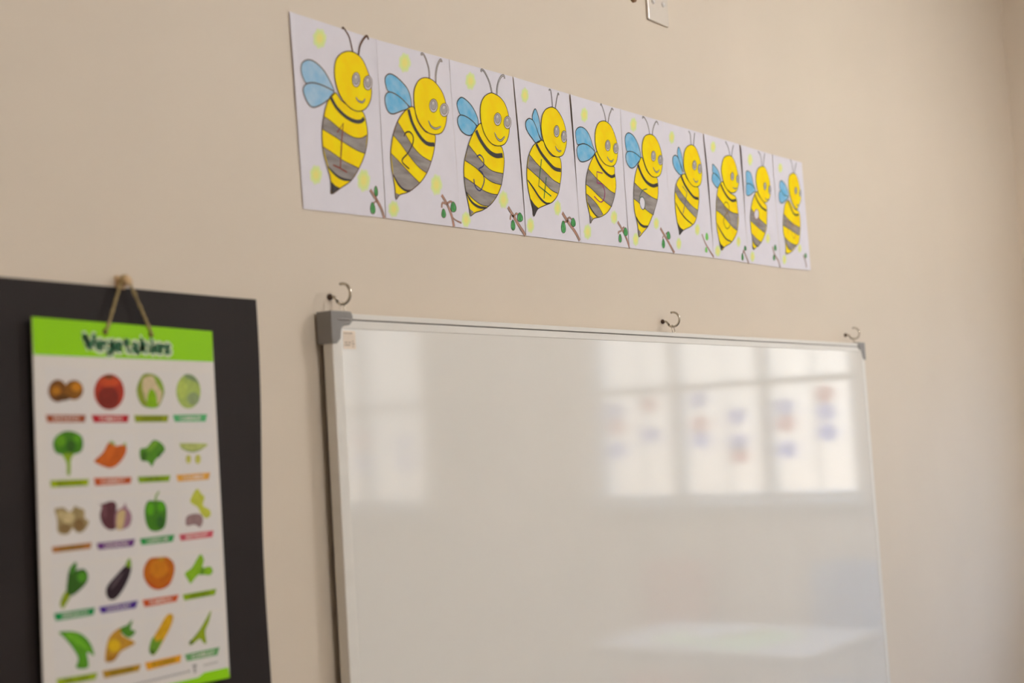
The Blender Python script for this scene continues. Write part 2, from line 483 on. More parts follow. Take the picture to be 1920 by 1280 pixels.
# traced drawings, tenths of a millimetre in the plane of each sheet
SHEETS = [
 (-0.0035, {'head': [(1340,-375),(1147,-438),(991,-576),(938,-776),(959,-963),(1047,-1141),(1221,-1278),(1427,-1331),(1623,-1280),(1763,-1155),(1834,-990),(1830,-793),(1767,-621),(1652,-458),(1508,-386)],
   'body': [(926,-1110),(760,-1253),(646,-1472),(565,-1779),(565,-2073),(628,-2279),(693,-2460),(712,-2618),(710,-2736),(922,-2629),(1203,-2473),(1410,-2258),(1581,-2003),(1669,-1742),(1667,-1519),(1585,-1321),(1325,-1290),(1081,-1217)],
   'w1': [(911,-1094),(819,-932),(671,-781),(479,-693),(322,-694),(192,-770),(159,-895),(201,-1008),(273,-1070),(452,-1033),(689,-1048)],
   'w2': [(910,-1107),(689,-1048),(452,-1033),(273,-1075),(189,-1155),(193,-1247),(269,-1368),(381,-1425),(563,-1363),(774,-1237)],
   'tail': [(711,-2538),(803,-2596),(922,-2629),(710,-2736)],
   'bands': [[[(617,-1530),(766,-1576),(1001,-1679),(1284,-1764),(1496,-1759),(1661,-1687)],[(1595,-1996),(1393,-1971),(1147,-1905),(867,-1819),(585,-1736)]],[[(566,-2014),(804,-2092),(1042,-2177),(1245,-2222),(1410,-2258)],[(1203,-2473),(1017,-2465),(838,-2417),(672,-2328)]]],
   'thick': (47,[(657,-2316),(817,-2419),(996,-2476),(1203,-2473)]),
   'collar': (55,[(817,-1203),(947,-1347),(1144,-1454),(1349,-1502),(1520,-1484),(1611,-1421)]),
   'a': [(35,[(1193,-43),(1216,-17),(1263,-43),(1359,-149),(1424,-374)]),(43,[(1844,-91),(1818,-39),(1764,-61),(1679,-145),(1605,-257),(1561,-413)])],
   'eyes': [(1458,-818,99,16,10,121),(1754,-820,110,18,10,119)],
   'smile': (32,[(1425,-1104),(1484,-1156),(1590,-1162),(1661,-1095)]),
   'num': [(24,[(922,-1744),(1080,-1573),(1017,-1881),(948,-2310)]),(24,[(781,-2275),(948,-2310),(1109,-2355)])],
   'straight': 0,
   'spots': [(638,-301,170,32,14,170),(375,-2473,150,16,13,160),(1522,-2439,172,18,17,195)],
   'trunk': (70,[(1669,-2576),(1820,-2729),(1926,-2859),(1992,-3007)]),
   'leaves': [(1815,-2584,44,4,7,79),(1708,-2870,61,5,7,89)],
   'twigs': [(25,[(1820,-2729),(1797,-2647)]),(25,[(1833,-2728),(1727,-2793)])]}),
 (0.2001, {'head': [(1289,-473),(1104,-545),(965,-718),(929,-914),(952,-1127),(1054,-1303),(1243,-1419),(1444,-1436),(1655,-1381),(1784,-1243),(1849,-1053),(1845,-857),(1771,-673),(1622,-543),(1469,-477)],
   'body': [(924,-1050),(770,-1073),(563,-1224),(420,-1391),(294,-1621),(215,-1895),(210,-2133),(243,-2313),(271,-2468),(282,-2665),(395,-2583),(636,-2511),(956,-2331),(1174,-2132),(1332,-1895),(1435,-1663),(1467,-1433),(1198,-1420),(993,-1257)],
   'w1': [(829,-1051),(855,-952),(816,-809),(718,-703),(493,-593),(306,-571),(185,-657),(190,-789),(257,-879),(465,-899),(671,-980)],
   'w2': [(770,-1073),(671,-980),(465,-899),(265,-883),(158,-966),(147,-1087),(206,-1210),(329,-1240),(547,-1165)],
   'tail': [(283,-2567),(395,-2583),(282,-2665)],
   'bands': [[[(452,-1360),(601,-1505),(838,-1732),(1067,-1859),(1316,-1919)],[(1174,-2137),(960,-2061),(714,-1901),(515,-1738),(309,-1598)]],[[(221,-1915),(445,-2039),(688,-2185),(956,-2331)],[(747,-2468),(574,-2486),(409,-2428),(248,-2260)]]],
   'thick': (40,[(247,-2273),(368,-2419),(530,-2495),(679,-2502)]),
   'collar': (62,[(759,-1102),(854,-1331),(1033,-1523),(1224,-1621),(1440,-1613)]),
   'a': [(42,[(1222,-100),(1230,-65),(1292,-73),(1363,-171),(1417,-314),(1416,-466)]),(43,[(1812,-111),(1784,-72),(1723,-121),(1659,-217),(1608,-365),(1593,-512)])],
   'eyes': [(1470,-933,119,18,11,118),(1779,-962,127,19,12,119)],
   'smile': (38,[(1299,-1214),(1367,-1301),(1500,-1329),(1657,-1269)]),
   'num': [(24,[(594,-1581),(643,-1516),(753,-1485),(843,-1549),(822,-1673),(676,-1852),(499,-2007),(685,-2119)])],
   'straight': 0,
   'spots': [(742,-308,175,30,17,178),(212,-2837,151,13,13,145),(1436,-2309,174,18,19,194)],
   'trunk': (70,[(1570,-2474),(1716,-2626),(1827,-2810),(1878,-3001)]),
   'leaves': [(1890,-2652,75,7,8,84),(1594,-2789,60,5,7,72)],
   'twigs': [(42,[(1702,-2628),(1815,-2562),(1905,-2595)]),(42,[(1680,-2616),(1579,-2611),(1548,-2697)]),(28,[(1826,-2824),(1946,-2884),(2084,-2923)])]}),
 (0.4054, {'head': [(1211,-426),(1008,-527),(882,-684),(843,-882),(870,-1070),(957,-1237),(1135,-1366),(1351,-1388),(1579,-1323),(1721,-1164),(1777,-973),(1767,-748),(1686,-577),(1548,-471),(1381,-427)],
   'body': [(859,-1039),(683,-1151),(499,-1352),(349,-1601),(241,-1855),(219,-2072),(240,-2311),(289,-2493),(330,-2677),(343,-2767),(498,-2695),(739,-2628),(1014,-2494),(1253,-2293),(1398,-2084),(1503,-1794),(1535,-1595),(1473,-1392),(1231,-1367),(958,-1223)],
   'w1': [(744,-1101),(770,-988),(691,-849),(541,-722),(319,-647),(185,-714),(142,-822),(231,-976),(422,-984),(623,-1050)],
   'w2': [(695,-1122),(623,-1050),(422,-984),(240,-975),(143,-1037),(132,-1146),(233,-1266),(411,-1315),(553,-1277)],
   'tail': [(316,-2638),(452,-2693),(343,-2767)],
   'bands': [[[(416,-1484),(589,-1598),(898,-1793),(1128,-1877),(1478,-1889)],[(1405,-2105),(1106,-2087),(874,-2015),(607,-1881),(280,-1784)]],[[(227,-2085),(484,-2165),(800,-2268),(1082,-2304),(1252,-2298)],[(937,-2542),(702,-2536),(476,-2462),(259,-2349)]]],
   'thick': (61,[(257,-2363),(402,-2510),(626,-2584),(886,-2574)]),
   'collar': (76,[(678,-1192),(802,-1353),(1023,-1518),(1257,-1578),(1491,-1544)]),
   'a': [(42,[(960,-79),(979,-34),(1055,-43),(1146,-130),(1229,-256),(1271,-408)]),(43,[(1726,-76),(1712,-22),(1646,-33),(1564,-103),(1474,-244),(1431,-419)])],
   'eyes': [(1390,-887,119,17,13,119),(1715,-903,122,17,13,120)],
   'smile': (42,[(1264,-1149),(1341,-1250),(1461,-1274),(1595,-1181)]),
   'num': [(24,[(652,-1672),(750,-1628),(852,-1689),(839,-1814),(690,-1891),(796,-1955),(838,-2087),(696,-2279),(547,-2226),(515,-2089)])],
   'straight': 0,
   'spots': [(608,-302,170,28,17,172),(208,-2843,146,12,15,148),(1440,-2372,164,15,19,174)],
   'trunk': (85,[(1574,-2499),(1778,-2691),(1960,-2873),(2074,-2992)]),
   'leaves': [(1943,-2657,77,6,9,79),(1703,-2823,66,5,10,90)],
   'twigs': [(42,[(1755,-2665),(1658,-2645),(1623,-2732)]),(43,[(1782,-2648),(1839,-2596),(1927,-2622)])]}),
 (0.6115, {'head': [(1220,-381),(1016,-464),(877,-628),(828,-843),(855,-1022),(955,-1191),(1158,-1318),(1351,-1347),(1556,-1288),(1673,-1154),(1743,-985),(1732,-746),(1644,-558),(1486,-421),(1368,-378)],
   'body': [(871,-1092),(701,-1119),(499,-1235),(338,-1422),(244,-1637),(206,-1896),(235,-2121),(285,-2294),(337,-2442),(366,-2598),(524,-2446),(795,-2350),(1071,-2260),(1286,-2096),(1383,-1902),(1475,-1628),(1449,-1354),(1154,-1349),(952,-1217)],
   'w1': [(825,-1078),(816,-949),(807,-820),(759,-619),(669,-497),(573,-594),(543,-727),(677,-916)],
   'w2': [(775,-1097),(737,-1011),(659,-866),(556,-739),(418,-719),(308,-786),(284,-879),(341,-987),(492,-1095),(611,-1162)],
   'tail': [(288,-2269),(415,-2371),(549,-2428),(366,-2598)],
   'bands': [[[(347,-1421),(601,-1570),(918,-1716),(1147,-1821),(1396,-1874)],[(1289,-2074),(1050,-2027),(754,-1889),(484,-1776),(248,-1682)]]],
   'thick': (58,[(226,-1919),(405,-2053),(620,-2224),(824,-2308),(970,-2295)]),
   'collar': (65,[(608,-1183),(770,-1344),(1016,-1497),(1224,-1591),(1459,-1598)]),
   'a': [(30,[(1209,-59),(1237,-28),(1278,-56),(1302,-224),(1300,-370)]),(31,[(1576,-89),(1555,-52),(1507,-126),(1452,-254),(1409,-367)])],
   'eyes': [(1382,-836,100,13,14,118),(1647,-907,102,13,14,119)],
   'smile': (33,[(1302,-1134),(1344,-1195),(1440,-1225),(1517,-1200)]),
   'num': [(23,[(766,-1461),(676,-1742),(599,-1995),(1035,-2151)]),(23,[(899,-1796),(763,-2224)])],
   'straight': 1,
   'spots': [(328,-283,141,22,17,156),(238,-2781,140,11,17,153),(1254,-2361,139,12,19,158)],
   'trunk': (93,[(1418,-2438),(1644,-2630),(1877,-2798),(2012,-2948)]),
   'leaves': [(1810,-2598,82,6,10,80),(1423,-2719,80,6,13,111)],
   'twigs': [(40,[(1651,-2577),(1496,-2616),(1467,-2644)]),(43,[(1578,-2556),(1684,-2513),(1756,-2542)])]}),
 (0.812, {'head': [(1271,-362),(1077,-430),(942,-583),(885,-778),(903,-963),(989,-1113),(1183,-1251),(1418,-1292),(1613,-1251),(1738,-1132),(1799,-961),(1790,-742),(1704,-562),(1585,-427),(1431,-367)],
   'body': [(946,-1038),(744,-1196),(563,-1403),(429,-1655),(383,-1896),(387,-2106),(429,-2260),(473,-2400),(478,-2558),(609,-2460),(930,-2388),(1210,-2271),(1421,-2090),(1556,-1888),(1641,-1662),(1618,-1419),(1609,-1284),(1338,-1288),(1086,-1182)],
   'w1': [(849,-1063),(778,-925),(672,-739),(506,-629),(304,-622),(142,-718),(122,-878),(182,-995),(416,-945),(643,-969)],
   'w2': [(848,-1071),(643,-969),(415,-950),(206,-1011),(128,-1112),(151,-1253),(266,-1331),(474,-1294),(663,-1219)],
   'tail': [(478,-2400),(585,-2444),(478,-2558)],
   'bands': [[[(521,-1447),(822,-1600),(1123,-1715),(1377,-1811),(1588,-1852)],[(1398,-2146),(1130,-2063),(830,-1945),(585,-1836),(403,-1776)]],[[(399,-1973),(609,-2053),(827,-2171),(1015,-2341)],[(823,-2411),(649,-2346),(484,-2228),(418,-2142)]]],
   'thick': (40,[(432,-2154),(578,-2299),(770,-2415)]),
   'collar': (54,[(833,-1105),(968,-1276),(1187,-1426),(1444,-1506),(1629,-1459)]),
   'a': [(31,[(1211,-46),(1247,-11),(1305,-100),(1369,-226),(1395,-358)]),(32,[(1747,-67),(1691,-37),(1633,-106),(1561,-198),(1486,-359)])],
   'eyes': [(1388,-864,109,13,15,116),(1727,-882,111,14,14,111)],
   'smile': (34,[(1336,-1098),(1408,-1166),(1513,-1186),(1603,-1121)]),
   'num': [(24,[(1101,-1476),(870,-1469),(851,-1703)]),(24,[(851,-1703),(1044,-1710),(1143,-1847),(1084,-2014),(927,-2087),(694,-1992)])],
   'straight': 0,
   'spots': [(527,-342,156,22,20,162),(353,-2743,164,12,21,164),(1478,-2356,153,12,20,150)],
   'trunk': (75,[(1619,-2439),(1816,-2614),(1960,-2781),(2057,-2966)]),
   'leaves': [(1925,-2625,84,6,11,83),(1673,-2780,60,4,10,82)],
   'twigs': [(41,[(1793,-2575),(1883,-2527)]),(41,[(1760,-2618),(1618,-2656),(1629,-2696)])]}),
 (1.0178, {'head': [(1212,-378),(1009,-445),(876,-609),(834,-799),(878,-992),(991,-1165),(1167,-1292),(1389,-1308),(1598,-1231),(1704,-1085),(1759,-902),(1729,-716),(1640,-538),(1488,-409),(1352,-373)],
   'body': [(804,-935),(616,-1115),(461,-1342),(364,-1587),(315,-1826),(308,-2112),(371,-2315),(414,-2467),(427,-2687),(630,-2581),(869,-2432),(1094,-2202),(1262,-2001),(1407,-1775),(1467,-1554),(1444,-1315),(1220,-1313),(961,-1181)],
   'w1': [(758,-954),(750,-809),(655,-637),(485,-501),(277,-469),(132,-561),(102,-707),(168,-881),(409,-864),(616,-918)],
   'w2': [(745,-968),(618,-905),(409,-864),(194,-883),(86,-982),(110,-1121),(254,-1222),(445,-1187),(653,-1045)],
   'tail': [(423,-2519),(546,-2600),(427,-2687)],
   'bands': [[[(388,-1527),(601,-1620),(888,-1705),(1155,-1772),(1392,-1803)],[(1167,-2164),(942,-2109),(707,-2025),(503,-1939),(313,-1883)]]],
   'thick': (72,[(351,-2264),(494,-2396),(675,-2452),(886,-2430)]),
   'collar': (67,[(600,-1117),(750,-1324),(950,-1461),(1220,-1513),(1463,-1461)]),
   'a': [(31,[(963,-66),(985,-23),(1066,-38),(1163,-131),(1227,-269),(1240,-375)]),(35,[(1690,-103),(1653,-49),(1597,-43),(1500,-124),(1408,-258),(1368,-385)])],
   'eyes': [(1336,-845,108,13,16,114),(1657,-895,116,13,16,110)],
   'smile': (34,[(1279,-1092),(1353,-1164),(1462,-1187),(1586,-1117)]),
   'num': [(20,[(945,-1612),(759,-1652),(607,-1772),(561,-1907),(597,-2034),(699,-2083),(790,-2017),(797,-1885),(710,-1809),(598,-1838)])],
   'straight': 0,
   'blank': (680,-1948,115,10,19,138),
   'spots': [(534,-258,164,23,22,166),(294,-2756,140,10,20,151),(1282,-2333,136,11,19,140)],
   'trunk': (81,[(1455,-2426),(1658,-2598),(1863,-2773),(2013,-2939)]),
   'leaves': [(1819,-2560,81,6,12,82),(1544,-2759,69,4,14,97)],
   'twigs': [(41,[(1695,-2542),(1788,-2495)]),(41,[(1574,-2591),(1525,-2648)])]}),
 (1.2149, {'head': [(1255,-355),(1042,-440),(907,-587),(846,-802),(872,-1006),(1014,-1199),(1226,-1312),(1458,-1309),(1646,-1224),(1745,-1042),(1767,-827),(1684,-598),(1563,-427),(1429,-357)],
   'body': [(862,-1072),(655,-1146),(468,-1282),(325,-1501),(279,-1735),(280,-1990),(326,-2241),(383,-2415),(398,-2503),(610,-2385),(964,-2280),(1212,-2156),(1356,-1975),(1459,-1756),(1527,-1539),(1515,-1317),(1226,-1307),(935,-1155)],
   'w1': [(811,-1039),(819,-908),(784,-653),(669,-481),(583,-575),(581,-704),(696,-871)],
   'w2': [(748,-1085),(712,-946),(601,-753),(472,-691),(342,-745),(308,-864),(373,-985),(525,-1083),(659,-1120)],
   'tail': [(313,-2216),(451,-2333),(610,-2385),(398,-2503)],
   'bands': [[[(385,-1355),(574,-1502),(885,-1678),(1152,-1797),(1419,-1864)],[(1287,-2046),(1043,-1949),(752,-1807),(492,-1677),(320,-1532)]]],
   'thick': (45,[(300,-1784),(504,-1970),(763,-2115),(1088,-2218)]),
   'collar': (59,[(672,-1144),(825,-1322),(1057,-1480),(1272,-1577),(1486,-1583)]),
   'a': [(23,[(1217,-38),(1295,-93),(1304,-223),(1304,-341)]),(27,[(1536,-34),(1486,-173),(1429,-352)])],
   'eyes': [(1387,-817,106,12,17,112),(1654,-866,101,11,17,113)],
   'smile': (27,[(1282,-1131),(1359,-1194),(1445,-1200),(1528,-1157)]),
   'num': [(20,[(705,-1373),(912,-1495),(795,-1713),(640,-1997)])],
   'straight': 1,
   'spots': [(348,-296,145,19,23,157),(339,-2710,133,9,21,141),(1332,-2317,135,10,22,145)],
   'trunk': (46,[(1552,-2405),(1698,-2605),(1883,-2751),(2068,-2912)]),
   'leaves': [(1800,-2445,78,5,13,85),(1721,-2761,60,3,10,63)],
   'twigs': []}),
 (1.4177, {'head': [(1263,-358),(1006,-441),(855,-630),(799,-794),(856,-998),(979,-1169),(1239,-1262),(1489,-1237),(1664,-1127),(1772,-928),(1731,-718),(1640,-513),(1476,-372)],
   'body': [(819,-1041),(587,-1183),(479,-1376),(384,-1644),(328,-1959),(334,-2217),(390,-2420),(492,-2710),(715,-2618),(1100,-2487),(1413,-2267),(1539,-2071),(1610,-1826),(1587,-1588),(1533,-1353),(1205,-1279),(953,-1145)],
   'w1': [(730,-1037),(716,-934),(620,-788),(373,-673),(328,-769),(339,-884),(541,-914)],
   'w2': [(728,-1051),(539,-927),(356,-890),(263,-996),(276,-1098),(437,-1198),(553,-1212)],
   'tail': [(386,-2446),(485,-2568),(653,-2635),(492,-2710)],
   'bands': [[[(473,-1415),(679,-1539),(959,-1671),(1251,-1750),(1609,-1759)],[(1478,-2177),(1194,-2098),(883,-1952),(631,-1843),(369,-1775)]]],
   'thick': (49,[(343,-2087),(561,-2278),(806,-2429),(1102,-2474)]),
   'collar': (53,[(717,-1117),(872,-1272),(1064,-1398),(1298,-1460),(1534,-1420)]),
   'a': [(24,[(1164,-25),(1296,-154),(1372,-331)]),(21,[(1621,-55),(1539,-177),(1462,-347)])],
   'eyes': [(1397,-856,94,10,16,97),(1703,-887,83,9,16,98)],
   'smile': (24,[(1384,-1123),(1504,-1148),(1635,-1111)]),
   'num': [(20,[(915,-1753),(819,-1605),(921,-1530),(1050,-1557),(1094,-1658),(972,-1774),(802,-1894),(720,-2031),(877,-2175),(1074,-2081),(1074,-1897),(915,-1753)])],
   'straight': 0,
   'spots': [(452,-247,150,19,23,146),(308,-2748,160,10,22,143),(1520,-2445,126,8,22,134)],
   'trunk': (54,[(1760,-2628),(1867,-2742),(2024,-2947)]),
   'leaves': [(1875,-2581,64,4,9,54),(1679,-2807,57,3,13,80)],
   'twigs': [(27,[(1774,-2654),(1671,-2781)])]}),
 (1.6173, {'head': [(1258,-397),(1019,-477),(859,-668),(826,-856),(887,-1062),(1049,-1232),(1260,-1319),(1499,-1256),(1660,-1093),(1698,-874),(1670,-661),(1538,-473),(1421,-397)],
   'body': [(820,-1082),(638,-1218),(479,-1417),(360,-1637),(307,-1876),(317,-2110),(357,-2315),(345,-2571),(575,-2509),(850,-2386),(1110,-2182),(1279,-1957),(1359,-1684),(1393,-1413),(1258,-1332),(961,-1187)],
   'w1': [(762,-1048),(661,-900),(574,-672),(397,-608),(265,-654),(239,-813),(248,-943),(528,-940)],
   'w2': [(773,-1060),(528,-940),(247,-948),(194,-1079),(199,-1235),(387,-1222),(622,-1128)],
   'tail': [(326,-2500),(443,-2544),(344,-2577)],
   'bands': [[[(395,-1542),(652,-1690),(982,-1808),(1288,-1903)],[(1156,-2105),(847,-2030),(547,-1935),(309,-1863)]],[[(348,-2186),(581,-2286),(884,-2370)],[(673,-2490),(461,-2438),(344,-2316)]]],
   'thick': (40,[(342,-2329),(491,-2449),(705,-2488)]),
   'collar': (44,[(679,-1162),(840,-1331),(1073,-1469),(1355,-1524)]),
   'a': [(24,[(1096,-29),(1240,-132),(1281,-381)]),(21,[(1517,-31),(1440,-175),(1358,-386)])],
   'eyes': [(1353,-895,86,9,17,98),(1644,-960,80,8,18,104)],
   'smile': (24,[(1312,-1207),(1436,-1243),(1541,-1207)]),
   'num': [(17,[(741,-1538),(602,-1616),(571,-1724),(683,-1806),(823,-1729),(846,-1595),(741,-1538)]),(17,[(839,-1635),(854,-1845),(760,-1984)])],
   'straight': 0,
   'blank': (706,-1673,135,11,22,133),
   'spots': [(574,-304,153,18,28,166),(300,-2761,138,8,24,144),(1328,-2233,132,9,24,135)],
   'trunk': (54,[(1589,-2429),(1687,-2624),(1894,-2773),(1964,-2944)]),
   'leaves': [(1752,-2445,74,5,12,68),(1626,-2708,60,4,11,65)],
   'twigs': []}),
 (1.8172, {'head': [(1248,-357),(1031,-434),(933,-605),(927,-819),(990,-1026),(1157,-1224),(1379,-1311),(1539,-1189),(1697,-1012),(1696,-796),(1652,-584),(1515,-395),(1387,-347)],
   'body': [(805,-1123),(583,-1249),(463,-1471),(357,-1768),(347,-2005),(413,-2184),(428,-2393),(410,-2564),(789,-2488),(1124,-2320),(1351,-2198),(1461,-1976),(1537,-1755),(1557,-1538),(1495,-1355),(1176,-1302),(966,-1161)],
   'w1': [(893,-1008),(825,-829),(683,-697),(463,-633),(336,-720),(334,-878),(559,-1014)],
   'w2': [(875,-1031),(562,-1000),(369,-901),(231,-1019),(235,-1176),(387,-1241),(633,-1152)],
   'tail': [(413,-2512),(547,-2537),(410,-2564)],
   'bands': [[[(456,-1511),(714,-1621),(1064,-1725),(1508,-1797)],[(1420,-2011),(1056,-1952),(733,-1884),(361,-1821)]],[[(409,-2132),(734,-2240),(1163,-2291)],[(829,-2451),(604,-2407),(461,-2285)]]],
   'thick': (30,[(447,-2181),(546,-2359),(795,-2453)]),
   'collar': (44,[(805,-1123),(943,-1283),(1117,-1441),(1315,-1472),(1479,-1437)]),
   'a': [(21,[(1180,11),(1289,-137),(1297,-352)]),(21,[(1581,-36),(1488,-169),(1388,-342)])],
   'eyes': [(1384,-805,84,8,17,93),(1672,-847,70,7,17,93)],
   'smile': (24,[(1368,-1186),(1468,-1203),(1603,-1143)]),
   'num': [(17,[(678,-1637),(627,-2024)]),(17,[(1067,-1712),(930,-1829),(909,-2016),(1026,-2114),(1149,-1999),(1164,-1811),(1067,-1712)])],
   'straight': 0,
   'spots': [(465,-298,147,16,24,134),(297,-2715,132,7,25,137),(1390,-2356,125,8,23,122)],
   'trunk': (48,[(1602,-2517),(1714,-2658),(1770,-2844)]),
   'leaves': [(1760,-2526,70,4,11,60)],
   'twigs': []}),
]
